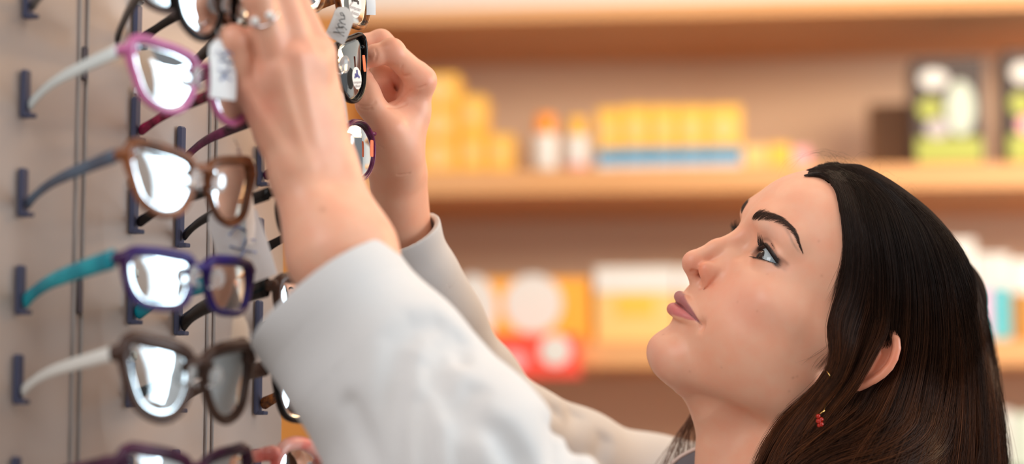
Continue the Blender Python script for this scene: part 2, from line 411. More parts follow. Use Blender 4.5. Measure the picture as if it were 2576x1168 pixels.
def make_lashes(sx, mat):
    r = np.random.default_rng(5); out = []
    for K, up in ((75, 1), (42, 0)):
        t = np.linspace(.10, .985, K) + r.normal(0, .006, K); x = 16.5 + 29*t
        z = (lid_hi if up else lid_lo)(x) + (0.3 if up else -.3)
        dy = np.sqrt(np.maximum(14.2**2 - (x-EYE[0])**2 - (z-EYE[2])**2, 4.)); b = np.stack([x, EYE[1]+dy, z], 1)
        nrm = b-EYE; nrm /= np.linalg.norm(nrm, axis=1, keepdims=True)
        L = (np.interp(t, [0,.3,.6,1], [6.5,9.2,7.0,4.0]) if up else np.interp(t, [0,.5,1], [2.2,3.6,3.0]))*r.uniform(.8,1.08,K)
        d = nrm*np.array([1,1,.25]) + np.array([0,0,-.10 if up else -.35]) + np.array([1,0,0])*((t-.45)*.9)[:,None]
        cl = np.round(t*17)/17; d[:,0] += (cl-t)*4.0   # lashes gather in points
        d /= np.linalg.norm(d, axis=1, keepdims=True)
        bend = np.array([0,-.10,.85 if up else -.30])[None,:]*(np.array([[1,1,1.]]) - np.array([[0,0,.9]])*sstep(.45,.7,t)[:,None])
        S = np.stack([b + d*(L*u)[:,None] + bend*(L*.75*u*u)[:,None] for u in np.linspace(0,1,7)], 1); S[:,:,0] *= sx; out.append(S)
    S = np.concatenate(out)
    return strands('eyelashes', S, np.array([.17,.18,.16,.14,.11,.07,.02])/1000, mat, conv=h2w)
def make_eye(sx):
    c = h2c(EYE*[sx,1,1]); g = CF(830,120,1.36)-c; g /= np.linalg.norm(g); u = np.cross([0,1,0], g); u /= np.linalg.norm(u); v = np.cross(g, u)
    n = 64; V = []; C = []; r = np.random.default_rng(1); F = []
    ph = np.concatenate([np.linspace(0,.5,26), np.linspace(.54,PI,30)]); R0 = ER/1000
    for i, a in enumerate(ph):
        rad = R0 + .0011*max(0, 1-(a/.52)**2)**1.0*(1 if a < .52 else 0)
        for k in range(n):
            th = 2*PI*k/n; V.append(c + rad*(math.cos(a)*g + math.sin(a)*(math.cos(th)*u + math.sin(th)*v)))
            s = a/.49
            if s < .36: col = (.004,.003,.003)
            elif s < 1:
                w = .75 + .5*r.random(); k2 = 1-sstep(.86,1,np.array(s))*.85; col = (.022*w*k2,.007*w*k2,.004*w*k2)
            else:
                w = float(sstep(1.0,1.12,np.array(s))); col = (.04+.42*w, .04+.50*w, .04+.54*w)
            C.append(col)
    for i in range(len(ph)-1):
        for k in range(n): F.append((i*n+k, (i+1)*n+k, (i+1)*n+(k+1)%n, i*n+(k+1)%n))
    o = mesh_obj('eye', W(np.array(V)), F, EYE_MAT); set_tint(o, np.array(C)); return o
EYE_MAT = attr_mat('eye_surface', .10, .35, coat=.3)

MOLES = [(2176,590,.5),(2168,690,.4),(2178,700,.5),(1995,951,.7),(2005,948,.5),(1930,690,.3),(1668,842,.5),(1985,985,.5),(1735,935,.4),(1815,925,.4),(2060,607,.5),(2067,694,.5),(1905,783,.4),(1855,760,.3)]
# ---------------------------------------------------------------- hair
def hair_cut(h):
    x = np.abs(h[:,0]); z = h[:,2]
    yc = np.interp(z, [-60,-30,-10,7,31,57,74,84,100,120], [-10,2,9,16,25,42,58,62,62,62])
    top = np.interp(x, [0,12,26,44,60], [17,15,9,1,0])*sstep(50,74,z)
    return yc + top
def f_skull(h):
    x = np.sqrt(h[:,0]**2+.25); p = np.stack([x, h[:,1], h[:,2]], 1)
    d = ell(p, (0,-5,36), (72,94,73)); d = smin(d, ell(p, (0,30,45), (62,62.5,57)), 12)
    d = smin(d, ell(p, (0,32,-12), (61,55,52)), 22); d = smin(d, cap(p, (53,0,-8), (46,4,-50), 14, 13), 16)
    return smin(d, cap(p, (50,42,-4), (66,8,2), 8, 7), 16)
def f_hair_h(c, ear=True, vol=1.0):     # envelope of the hair, camera metres -> metres
    h = c2h(c); cut = h[:,1] - hair_cut(h)
    th = np.clip(-cut*.32, .2, 9.0)*vol
    ed = np.sqrt(((h[:,1]+14)/22)**2 + ((h[:,2]-0)/30)**2); th = th*(.25+.75*sstep(.8,1.5,ed)) + .4
    d = (f_skull(h) - th)/1000.; d = np.where(cut < 6, np.maximum(d, cut/1000.), cut/1000.)
    # hanging length
    g = chain(c, [CF(2310,820,1.52), CF(2355,930,1.52), CF(2370,1060,1.52), CF(2360,1240,1.51), CF(2330,1500,1.51)], [.024,.032,.040,.046,.04])
    g = smin(g, chain(c, [CF(2230,900,1.50), CF(2215,1040,1.47), CF(2180,1250,1.45), CF(2150,1500,1.46)], [.020,.040,.052,.045]), .03)
    g = smin(g, chain(c, [CF(2150,930,1.455), CF(2070,1045,1.447), CF(2010,1170,1.44), CF(1975,1300,1.435), CF(1960,1500,1.45)], [.006,.014,.022,.026,.02]), .02)
    g = smin(g, ell(c, CF(2260,1180,1.535), (.07,.12,.07)), .03)
    g = smin(g, chain(c, [CF(2350,760,1.58), CF(2330,1000,1.60), CF(2200,1300,1.63)], [.04,.05,.05]), .04)
    d = smin(d, g, .012)
    if ear:
        b = chain(c, [CF(2110,770,1.4275), CF(2125,850,1.4215), CF(2112,915,1.4225), CF(2060,1000,1.436), CF(2000,1100,1.437)], [.005,.008,.008,.008,.010])
        d = smin(d, b, .01)
    return d
def onto(f, P2, d0=1.25, steps=46):
    """depth of the hair surface under image rays (strand paths are drawn in the picture, laid on the 3-D hair body)"""
    sh = P2.shape[:-1]; q = P2.reshape(-1, 2); r = np.stack([(q[:,0]-1288)/FPX, (584-q[:,1])/FPX, -np.ones(len(q))], 1); L = np.linalg.norm(r, axis=1)
    t = np.full(len(q), d0)
    best = np.full(len(q), 9.); bt = t.copy()
    for _ in range(steps):
        v = f(r*t[:,None]); u = v < best; best = np.where(u, v, best); bt = np.where(u, t, bt)
        t = np.minimum(t + np.maximum(v, -.002)*.85/L, 1.75)
    t = np.where(best < .0008, np.where(t < 1.7, t, bt), bt)
    return np.clip(t, 1.38, 1.60).reshape(sh)
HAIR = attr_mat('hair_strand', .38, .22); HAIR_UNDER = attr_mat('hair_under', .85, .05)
def hair_family(r, G, K, f, lift, jit, m=30, rad=.00013, frm=(0,1), ends=(.86,1.0), wav=5.0, orange=(.55,.95)):
    G = [g + [(g[-1][0]+(g[-1][0]-g[-2][0])*1.3, g[-1][1]+170)] if g[-1][1] > 1195 else g for g in G]
    G = np.stack([spline(g, m*2) for g in G]); ng = len(G)
    u = frm[0] + (frm[1]-frm[0])*r.random(K); s = u*(ng-1); i = np.minimum(s.astype(int), ng-2); w = s-i; w = w*w*(3-2*w)*.5 + w*.5
    base = G[i]*(1-w)[:,None,None] + G[i+1]*w[:,None,None]
    e = r.uniform(*ends, K); st = r.random(K)*.0
    tt = (np.linspace(0,1,m)[None,:]*(e-st)[:,None] + st[:,None])*(m*2-1); a = np.minimum(tt.astype(int), m*2-2); fr = (tt-a)[...,None]
    k = np.arange(K)[:,None]; S = base[k,a]*(1-fr) + base[k,a+1]*fr
    t = np.linspace(0,1,m)[None,:]
    # locks: neighbouring strands share a slow waver, each has a little of its own
    nl = 26; lock = (u*nl).astype(int) % nl; ph = r.random((nl,3))*6.28; am = r.normal(0,1,(nl,2)); q = ph[lock]
    off = (am[lock,0][:,None]*np.sin(4*t+q[:,:1]) + am[lock,1][:,None]*np.sin(8*t+q[:,1:2])*.5)*wav*t
    off = off + (r.normal(0,1,(K,1))*np.sin(r.uniform(2,5,(K,1))*t+r.random((K,1))*6.28))*jit*(.35+t)
    T = np.gradient(S, axis=1); T /= np.linalg.norm(T, axis=2, keepdims=True)+1e-9
    S = S + np.stack([-T[...,1], T[...,0]], -1)*off[...,None]
    d = onto(f, S)
    for _ in range(3): d[:,1:-1] = (d[:,:-2]+d[:,1:-1]*2+d[:,2:])/4
    dep = d - (lift[0] + (lift[1]-lift[0])*r.random(K)**1.5)[:,None]*np.minimum(1, .15+t*4)
    C = np.stack([(S[...,0]-1288)/FPX*dep, (584-S[...,1])/FPX*dep, -dep], -1)
    R = rad*r.uniform(.75,1.25,(K,1))*np.interp(t, [0,.05,.8,1], [.6,1,1,.25])
    # colour: near black at the roots, warmer brown towards the ends
    br = r.random(K)[:,None]*.8 + .25; lk = (r.random(nl)**2)[lock][:,None]
    o = sstep(orange[0], orange[1], S[...,1]/1168.)*(.25+.75*lk)
    col = np.array([.026,.012,.0075])*br[...,None]*(1-o[...,None]) + np.array([.22,.070,.022])*br[...,None]*o[...,None]
    return C, R, col
def build_hair(parent, dens=1.0):
    r = np.random.default_rng(11); fam = []
    f1 = lambda c: smin(smin(f_hair_h(c, True), f_skull(c2h(c))/1000. - .0008, .002), f_head(c2h(c))/1000. - .0035 + .02*sstep(20,40,c2h(c)[:,1]), .004); f0 = lambda c: smin(f_hair_h(c, False), f_skull(c2h(c))/1000. - .0008, .002)
    g0 = [(2032,437),(2078,436),(2104,470),(2117,530),(2128,600),(2126,680),(2103,750),(2084,820),(2094,880),(2083,930),(2040,985),(1965,1055),(1912,1140),(1885,1230)]
    g05 = [(2044,424),(2100,440),(2130,510),(2146,620),(2136,730),(2108,810),(2106,880),(2090,945),(2040,1012),(1985,1085),(1945,1160),(1915,1250)]
    g1 = [(2060,417),(2125,450),(2160,540),(2184,650),(2172,750),(2148,830),(2136,890),(2110,960),(2050,1035),(1998,1120),(1975,1240)]
    g2 = [(2085,412),(2160,462),(2206,560),(2234,680),(2238,770),(2230,836),(2194,902),(2148,978),(2075,1075),(2045,1160),(2030,1250)]
    b2 = [(2100,412),(2180,470),(2225,580),(2244,700),(2240,790),(2232,880),(2160,960),(2110,1050),(2060,1140),(2030,1240)]
    b1 = [(2072,414),(2140,452),(2178,545),(2196,660),(2196,770),(2196,850),(2180,940),(2140,1010),(2080,1100),(2010,1240)]
    g3 = [(2140,422),(2230,500),(2275,620),(2290,760),(2280,880),(2250,980),(2200,1075),(2140,1160),(2110,1250)]
    g4 = [(2190,446),(2285,535),(2335,670),(2352,820),(2345,950),(2320,1070),(2275,1160),(2240,1250)]
    g5 = [(2240,472),(2335,565),(2390,690),(2415,840),(2420,980),(2410,1100),(2385,1250)]
    g6 = [(2290,505),(2385,605),(2438,730),(2466,880),(2478,1020),(2480,1130),(2470,1250)]
    g7 = [(2335,540),(2415,632),(2463,745),(2493,880),(2510,1010),(2524,1130),(2535,1250)]
    n = lambda k: int(k*dens)
    fam.append(hair_family(r, [b1,b2,g3,g4,g5,g6,g7], n(5900), f0, (.0002,.006), 10, m=32, wav=13, ends=(.9,1.0)))
    fam.append(hair_family(r, [b1,b2,g3,g4,g5,g6,g7], n(1000), f0, (.004,.009), 9, m=30, wav=10, rad=.00010))
    fam.append(hair_family(r, [g0,g05,g1,g2], n(3400), f1, (.0002,.005), 4.5, m=34, wav=5, frm=(.02,1)))
    fam.append(hair_family(r, [g0,g05], n(200), f1, (.0005,.003), 4, m=34, wav=4, frm=(0,.6), rad=.00009))
    h0 = [(2022,442),(2056,435),(2092,449),(2112,492),(2125,560),(2131,640)]; h1 = [(2048,441),(2084,447),(2108,480),(2122,540),(2133,620),(2129,700)]
    h2 = [(2082,448),(2106,476),(2119,524),(2131,600),(2129,690),(2103,768)]; h3 = [(2103,474),(2115,518),(2125,590),(2125,665),(2106,742),(2088,812)]
    fam.append(hair_family(r, [h0,h1,h2,h3], n(1100), f1, (.0003,.003), 3, m=22, wav=2.5, rad=.00010, ends=(.6,1.0)))
    h4 = [(2112,500),(2118,560),(2123,620),(2110,690),(2086,760)]; h5 = [(2116,520),(2126,590),(2130,660),(2110,740),(2088,810)]
    fam.append(hair_family(r, [h4,h5], n(70), lambda c: f_head(c2h(c))/1000., (.0003,.0015), 4, m=16, wav=4, rad=.00005))
    # loose ends fanning out low over the shoulder
    c1 = [(2100,960),(2050,1040),(1990,1110),(1950,1180),(1925,1260)]; c2 = [(2200,940),(2160,1030),(2060,1100),(1990,1150),(1930,1220)]
    c3 = [(2300,960),(2290,1060),(2200,1120),(2080,1160),(2010,1230)]; c4 = [(2400,960),(2400,1080),(2350,1150),(2240,1190),(2160,1240)]
    fam.append(hair_family(r, [c1,c2,c3,c4], n(750), f0, (.003,.010), 10, m=20, wav=12, orange=(.78,.93)))
    # tips right of the head and fly-aways
    t1 = [(2440,700),(2480,820),(2505,940),(2520,1060),(2545,1200)]; t2 = [(2400,640),(2470,800),(2500,960),(2495,1080),(2470,1220)]
    fam.append(hair_family(r, [t2,t1], n(160), f0, (.0,.004), 9, m=24, wav=14, rad=.00008))
    # wisps crossing the cheek in front of the ear
    w1 = [(2100,840),(2075,868),(2040,890),(1985,915)]; w2 = [(2120,830),(2090,880),(2066,905),(2040,935)]; w3 = [(2130,850),(2105,890),(2090,915),(2075,930)]
    ff = lambda c: f_head(c2h(c))/1000.
    fam.append(hair_family(r, [w1,w2,w3], 26, ff, (.0003,.0012), 4, m=12, wav=3, rad=.00005))
    S = []; 
    def free(p, rad, n=1, sp=6, m=18):
        for _ in range(n):
            q = spline([(a+r.normal(0,sp), b+r.normal(0,sp), c+r.normal(0,.004)) for a, b, c in p], m); S.append((np.array([CF(*v) for v in q]), rad))
    for k in range(34):    # short fly-aways over the parting
        x0 = r.uniform(2050, 2300); y0 = np.interp(x0, [2050,2100,2200,2300], [425,412,452,515]); L = r.uniform(25,110); a = r.uniform(-2.9,-.2)
        free([(x0,y0+8,1.5),(x0+L*.5*math.cos(a),y0-14-L*.25,1.5),(x0+L*math.cos(a),y0-L*.35*abs(math.sin(a)),1.5)], .00004, 1, 3, 12)
    free([(2120,425,1.5),(2085,390,1.5),(2030,392,1.5),(1985,425,1.5)], .00006, 2, 4); free([(2190,450,1.49),(2130,395,1.5),(2060,384,1.5),(1990,400,1.5),(1950,440,1.5)], .00004, 2, 6)
    free([(2170,460,1.49),(2140,415,1.5),(2080,388,1.5),(2020,395,1.5)], .00005, 3, 6)
    for k in range(26):
        y0 = r.uniform(560,1100); x0 = np.interp(y0, [560,640,750,880,1010,1130], [2340,2415,2463,2493,2510,2524]); free([(x0-14,y0,1.5),(x0+r.uniform(2,18),y0+50,1.5),(x0+r.uniform(0,40),y0+r.uniform(80,170),1.5)], .00004, 1, 3, 12)
    # far side of the neck: hanging locks
    for k in range(140):
        u = r.random(); x1 = 1640+115*u**.8
        free([(1778+8*u,975+30*u,1.548),(1742+24*u,1035+10*u,1.545),(1694+62*u,1105,1.54),(x1+5,1175,1.535),(x1-20,1240,1.53)], .00012 if k < 150 else .00006, 1, 3 if k < 150 else 9, 14)
    C2 = []
    for f_ in fam:
        o_ = f_; C2.append(o_)
    objs = []
    V = []; Rr = []; Cc = []
    for C, R_, col in C2:
        V.append(C); Rr.append(R_); Cc.append(col)
    groups = [(V[i], Rr[i], Cc[i]) for i in range(len(V))]
    for m in sorted(set(len(s[0]) for s in S)):
        A = np.stack([s[0] for s in S if len(s[0]) == m]); R_ = np.array([s[1] for s in S if len(s[0]) == m])[:,None]*np.interp(np.linspace(0,1,m),[0,.8,1],[1,.8,.3])[None]
        col = np.tile(np.array([.045,.022,.014]), (A.shape[0], m, 1)); col[:] *= (.6+r.random((A.shape[0],1,1))); lowy = A[...,1] < -.09; col[lowy] = col[lowy]*4.0  # low wisps get a brighter colour so they look lit
        groups.append((A, R_, col))
    allv = []; allf = []; allc = []; b = 0
    a = 2*PI*np.arange(3)/3
    for A, R_, col in groups:
        k, m, _ = A.shape; Sw = W(A.reshape(-1,3)).reshape(k,m,3); R_ = np.broadcast_to(R_, (k,m))
        T = np.gradient(Sw, axis=1); T /= np.linalg.norm(T, axis=2, keepdims=True)+1e-12; up = np.array([.2,-.97,.1]); N = up-(T@up)[...,None]*T; N /= np.linalg.norm(N, axis=2, keepdims=True)+1e-9; B = np.cross(T, N)
        Vv = Sw[:,:,None,:] + R_[:,:,None,None]*(np.cos(a)[None,None,:,None]*N[:,:,None,:]+np.sin(a)[None,None,:,None]*B[:,:,None,:])
        i = np.arange(k)[:,None,None]*m*3; j = np.arange(m-1)[None,:,None]*3; l = np.arange(3)[None,None,:]; l2 = (l+1)%3
        allf.append((b+np.stack([i+j+l,i+j+l2,i+j+3+l2,i+j+3+l],-1)).reshape(-1,4)); allv.append(Vv.reshape(-1,3)); allc.append(np.repeat(col.reshape(-1,3),3,axis=0)); b += Vv.size//3
    Vv = np.concatenate(allv); F = np.concatenate(allf); Cv = np.concatenate(allc)
    # body of the hair under the strands
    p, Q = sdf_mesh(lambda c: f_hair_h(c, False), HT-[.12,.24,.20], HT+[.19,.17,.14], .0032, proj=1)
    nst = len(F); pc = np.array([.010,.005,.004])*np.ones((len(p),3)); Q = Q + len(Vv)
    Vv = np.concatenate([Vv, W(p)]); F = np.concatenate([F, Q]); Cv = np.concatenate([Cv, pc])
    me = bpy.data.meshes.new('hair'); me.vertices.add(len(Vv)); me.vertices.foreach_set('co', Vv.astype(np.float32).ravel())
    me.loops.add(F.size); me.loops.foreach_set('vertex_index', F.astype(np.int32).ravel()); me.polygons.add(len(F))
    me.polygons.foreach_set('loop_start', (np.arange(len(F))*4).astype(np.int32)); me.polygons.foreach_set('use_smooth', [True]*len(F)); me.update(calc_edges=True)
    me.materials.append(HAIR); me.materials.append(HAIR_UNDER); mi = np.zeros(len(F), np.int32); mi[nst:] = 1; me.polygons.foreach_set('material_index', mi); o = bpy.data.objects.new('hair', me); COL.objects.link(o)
    if parent is not None: o.parent = parent
    set_tint(o, Cv); return o
# ---------------------------------------------------------------- eyeglasses
def lens_outline(kind, w, h, n=40):
    """closed outline of one lens, outer side towards +x, centred"""
    K = {'cat':   [(-.50,.10),(-.44,.36),(-.2,.46),(.15,.52),(.42,.55),(.52,.36),(.44,0),(.30,-.34),(.02,-.50),(-.26,-.44),(-.43,-.20)],
         'rect':  [(-.50,.16),(-.44,.42),(-.15,.48),(.2,.50),(.46,.46),(.52,.22),(.46,-.16),(.30,-.44),(0,-.50),(-.30,-.46),(-.45,-.20)],
         'round': [(-.50,.05),(-.42,.34),(-.18,.49),(.12,.52),(.38,.42),(.51,.14),(.46,-.18),(.28,-.42),(0,-.50),(-.27,-.42),(-.45,-.20)],
         'oval':  [(-.50,.02),(-.40,.30),(-.16,.46),(.14,.48),(.40,.32),(.51,.04),(.42,-.26),(.20,-.45),(-.05,-.48),(-.30,-.38),(-.46,-.18)]}[kind]
    p = np.array(K+K[:3]); q = spline(np.vstack([K[-2:], p]), n*14//10+60)
    # resample one closed turn by angle
    a = np.unwrap(np.arctan2(q[:,1], q[:,0])); q = q[np.argsort(a)]; a = np.sort(a)
    t = np.linspace(a[0], a[0]+2*PI, n, endpoint=False); t = np.where(t > a[-1], t-2*PI, t)
    return np.stack([np.interp(t, a, q[:,0])*w, np.interp(t, a, q[:,1])*h], 1)
def make_glasses(loc, R, spec, label, group=None, parts=True):
    """local frame: x wearer-left, y out of the front (towards the shopper), z up; temples run to -y"""
    w, h, br = spec.get('w',.050), spec.get('h',.037), spec.get('bridge',.018)
    fr, tm = spec['frame'], spec['temple']; th = spec.get('th',.0022); dp = spec.get('depth',.0028)
    M = np.eye(4); M[:3,:3] = R; M[:3,3] = loc
    root = thing('eyeglasses', label, 'glasses', loc, group)
    def put(mb, name, mat, lab=None, parent=None):
        mb.xf(M); o = mb.build(name, mat); localize(o, root) if parent is None else None
        if parent is not None: o.parent = parent
        if lab: o['label'] = lab
        return o
    full = w + br/2; mb = MB()
    def curve(x, z): return -.0030*(abs(x)/.06)**2*spec.get('wrap',1.6)      # face-form curve
    for sx in (1, -1):
        ol = lens_outline(spec['kind'], w+th*.6, h+th*.6, 44); pts = np.array([((p[0]+w/2+br/2)*sx, curve(p[0]+w/2+br/2, 0), p[1]) for p in ol])
        nrm = pts - np.array([(w/2+br/2)*sx, pts[:,1].mean(), 0]); 
        rr = th*(1 + spec.get('brow',.5)*np.clip(pts[:,2]/h*2, 0, 1))
        mb.tube(pts, rr, 8, closed=True, flat=(dp/th, 1.0), up=(0,1,0))
    zb = h*.22; xb = br/2+.001
    mb.tube([(-xb-.002, curve(xb,0), zb-.001), (-xb*.5, .0012, zb+.0022), (0, .0018, zb+.003), (xb*.5, .0012, zb+.0022), (xb+.002, curve(xb,0), zb-.001)], [th*1.25]*5, 8, flat=(1.15,1), up=(0,1,0))
    for sx in (1, -1):
        xo = br/2+w; zo = h*.36
        mb.tube([((xo-.003)*sx, curve(xo,0), zo), ((xo+.003)*sx, curve(xo,0)-.001, zo+.0005), ((xo+.0055)*sx, curve(xo,0)-.006, zo)], [th*1.3, th*1.6, th*1.4], 8, flat=(1.1,1), up=(0,0,1))
    f = put(mb, 'frame_front', fr)
    for sx in (1, -1):
        ol = lens_outline(spec['kind'], w-.0006, h-.0006, 44); n = len(ol); V = []; F = []
        rings = 6
        for j in range(rings+1):
            k = j/rings
            for p in ol:
                x = (p[0]*k + w/2+br/2); z = p[1]*k; dome = .0011*(1-k*k)*spec.get('dome',1.0); V.append((x*sx, curve(abs(x),0)+dome, z))
        for j in range(rings):
            for i in range(n):
                l = (i+1) % n; q = (j*n+i, (j+1)*n+i, (j+1)*n+l, j*n+l); F.append(q if sx > 0 else q[::-1])
        b = len(V); V += [(v[0], v[1]-.0014, v[2]) for v in V]; F += [tuple(reversed([b+i for i in q])) for q in F]
        for i in range(n):
            l = (i+1) % n; F.append((rings*n+i, rings*n+l, b+rings*n+l, b+rings*n+i))
        lm = MB().add(V, F); put(lm, 'lens', spec.get('glass', LENS))
    for sx in (1, -1):      # temples: straight then bent down at the ear
        xo = br/2+w+.0045; zo = h*.36; L = spec.get('len',.138) if sx > 0 else spec.get('len_r', spec.get('len',.138)); y0 = curve(xo,0)-.005; tw = spec.get('tw',.0043); spl = spec.get('splay',.0)
        pts = [(xo*sx, y0, zo), ((xo+spl*.2)*sx, y0-L*.25, zo), ((xo+spl*.5)*sx, y0-L*.5, zo-.0006*spec.get('hook',1)), ((xo+spl*.8)*sx, y0-L*.66, zo-.003*spec.get('hook',1)), ((xo-.001+spl)*sx, y0-L*.80, zo-.010*spec.get('hook',1)), ((xo-.003+spl)*sx, y0-L*.92, zo-.022*spec.get('hook',1)), ((xo-.005+spl)*sx, y0-L, zo-.032*spec.get('hook',1))]
        sk = spec.get('skew', 0) if sx > 0 else spec.get('skew_r', spec.get('skew', 0)); dr = spec.get('drop',.013); pts = [(x+sk*(y0-y), y, z-dr*(y0-y)/L) for x, y, z in pts]
        pts = spline(pts, 26); rr = np.interp(np.linspace(0,1,26), [0,.1,.5,.75,.95,1], [tw*1.05,tw,tw*.8,tw*.75,tw*.95,tw*.6])
        mb = MB(); mb.tube(pts, rr, 10, flat=(1,.34), up=(0,0,1)); mm = spec.get('temple_l', tm) if sx > 0 else spec.get('temple_r', tm); put(mb, 'temple', mm)
    if parts:
        for sx in (1, -1):
            mb = MB(); Rp = rotm('Z', 18*sx) @ rotm('X', -10); mb.sphere(((br/2+.0035)*sx, .0052, .0035), (.0048,.0021,.0062), 16, 12, Rp); p = put(mb, 'nose_rest', REST_CLEAR)  # clear nose rest of the display, set ahead of the bridge
            mb = MB(); mb.tube([((br/2-.001)*sx, .001, -.001), ((br/2-.002)*sx, .0045, -.003), ((br/2+.001)*sx, .0055, -.001)], .0009, 6); mb.xf(M); a = mb.build('rest_arm', METAL, p); a.parent = p
    return root, M
def glass_mat(name, tint=(1,1,1), refl=1.0, gc=1.0):
    m, n, l, b = new_mat(name); n.remove(b); out = n['Material Output']
    tr = n.new('ShaderNodeBsdfTransparent'); tr.inputs[0].default_value = (*tint, 1)
    gl = n.new('ShaderNodeBsdfGlossy'); gl.inputs['Roughness'].default_value = .02; gl.inputs[0].default_value = (.85*gc,.95*gc,gc,1)
    fr = n.new('ShaderNodeFresnel'); fr.inputs[0].default_value = 1.7*refl; mx = n.new('ShaderNodeMixShader')
    l.new(fr.outputs[0], mx.inputs[0]); l.new(tr.outputs[0], mx.inputs[1]); l.new(gl.outputs[0], mx.inputs[2]); l.new(mx.outputs[0], out.inputs[0]); return m
LENS = glass_mat('lens_glass', (.95,.97,.97)); LENS_DEMO = glass_mat('demo_lens', (.50,.43,.41), .76, .45); REST_CLEAR = pbr('clear_plastic', (.92,.93,.93), .12, trans=.75, ior=1.4); METAL = pbr('steel', (.75,.75,.76), .25, metal=1)
def acetate(name, c1, c2=None, sc=90, rough=.18):
    return pbr(name, c1, max(rough, .24), coat=.12, spec=.35, noise=(sc, c2, (1,1,1)) if c2 else None)
def Rfrom(y, z=(0,0,1)):       # glasses axes: y = outward normal, z near up
    y = np.asarray(y, float); y /= np.linalg.norm(y); z = np.asarray(z, float); z = z-(z@y)*y; z /= np.linalg.norm(z); x = np.cross(y, z); return np.stack([x, y, z], 1)
# ---------------------------------------------------------------- the display
def yawn(a): return np.array([math.sin(math.radians(a)), -math.cos(math.radians(a)), 0.])
PANEL_A = np.array([-.2998, 1.262]); _pd = np.array([.446, .895]); _pn = np.array([.895, -.446])    # plan line of the panel and its outward normal
def build_display():
    root = thing('glasses_display', 'beige upright display with dark holders carrying rows of eyeglasses', 'display', (-.35, 1.45, 0))
    pm = pbr('panel_laminate', (.66,.56,.50), .32, spec=.4, noise=(3.0,(.61,.51,.455),(1,1,.12)))
    def plan(s, o=0.): q = PANEL_A + _pd*s + _pn*o; return q
    def slab(s0, s1, o0, o1, z0, z1):
        q = [plan(s0,o0), plan(s1,o0), plan(s1,o1), plan(s0,o1)]
        v = [(*a, z0) for a in q] + [(*a, z1) for a in q]
        return MB().add(v, [(3,2,1,0),(4,5,6,7),(0,1,5,4),(1,2,6,5),(2,3,7,6),(3,0,4,7)])
    o = slab(-.55, .300, -.030, -.004, .35, 2.25).build('panel_board', pm, smooth=False); bevmod(o, .0015); localize(o, root)
    rm = pbr('clear_rail', (.46,.42,.40), .3, trans=.3); gm = pbr('groove_dark', (.10,.085,.10), .4)
    for s, px in ((.058,0), (.205,0)):
        for ds in (-.004, .004):
            mb = MB(); q = plan(s+ds, -.003); mb.tube([(*q, .36), (*q, 2.24)], .0012, 8); localize(mb.build('rail', rm), root)
    for y in (135, 742):
        q = plan(.058, -.002); z = P(205, y, 1.30)[2]; mb = MB().box((q[0]-.002,q[1]-.002,z-.011), (q[0]+.002,q[1]+.002,z+.011), .001); localize(mb.build('rail_clip', gm), root)
    # lower acrylic end block and plinth
    o = slab(.302, .326, -.030, .002, .35, 1.405).build('end_strip', pbr('pale_acrylic', (.70,.74,.72), .2, trans=.25)); bevmod(o,.002); localize(o, root)
    o = slab(-.55, .30, -.20, -.031, 0, 2.28).build('cabinet_body', pbr('panel_side', (.50,.40,.33), .5), smooth=False); localize(o, root)
    return root
HOLD = pbr('holder_plastic', (.075,.085,.15), .35); HOLD_PALE = pbr('holder_cap', (.75,.82,.82), .25)  # pale plastic for the small caps on some holders
def holder(root, tip, cap_m=None):
    """dark upright holder bar; the temple tip rests in its foot"""
    q = np.array([tip[0], tip[1]]); z = tip[2]; d = (q-PANEL_A)@_pn + .012
    mb = MB(); Rm = np.eye(4); Rm[0,0], Rm[1,0] = _pd; Rm[0,1], Rm[1,1] = -_pn; Rm[:3,3] = [q[0], q[1], z]
    # local: x along the panel, y into the panel
    mb.box((-.0036,.0022,-.0075), (.0036,.0062,.023), .0012); mb.box((-.0030,-.0030,-.0075), (.0030,.003,-.0046), .0006); mb.xf(Rm)
    o = mb.build('holder', HOLD, smooth=False); localize(o, root)
    if cap_m is not None:
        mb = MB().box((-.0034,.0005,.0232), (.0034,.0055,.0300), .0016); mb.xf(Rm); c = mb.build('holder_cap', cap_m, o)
    return o
def temple_fit(R3, loc, s):
    """length and sideways lean of each arm so that its end lies in its holder on the panel"""
    br, w = s.get('bridge',.018), s.get('w',.050); xo = br/2+w+.0045; y0 = -.0030*(abs(xo)/.06)**2*s.get('wrap',1.6)-.005
    for sx, kl, kk, st in ((1, 'len', 'skew', s['slots'][0]), (-1, 'len_r', 'skew_r', s['slots'][1])):
        q = PANEL_A + _pd*st + _pn*.003; l = R3.T @ (np.array([q[0], q[1], loc[2]]) - loc)
        s[kl] = (y0-l[1])/.985; s[kk] = (l[0] - (xo-.005+s.get('splay',0))*sx)/(s[kl]*.985)
def tip_of(M, spec, sx):
    br, w = spec.get('bridge',.018), spec.get('w',.050); xo = br/2+w+.0045; zo = spec.get('h',.037)*.36
    L = spec['len'] if sx > 0 else spec['len_r']; sk = spec['skew'] if sx > 0 else spec['skew_r']
    y0 = -.0030*(abs(xo)/.06)**2*spec.get('wrap',1.6)-.005
    return (M @ np.array([(xo-.005+spec.get('splay',0))*sx + sk*L*.985, y0-L*.985, zo-.032*spec.get('hook',1)-spec.get('drop',.013)*.985, 1]))[:3]
def at_row(xy, py):           # point above xy whose picture height is py
    k = (584-py)/FPX; y = xy[1]; return np.array([xy[0], y, CAM_Z + y*(k*_c+_s)/(_c-k*_s)])
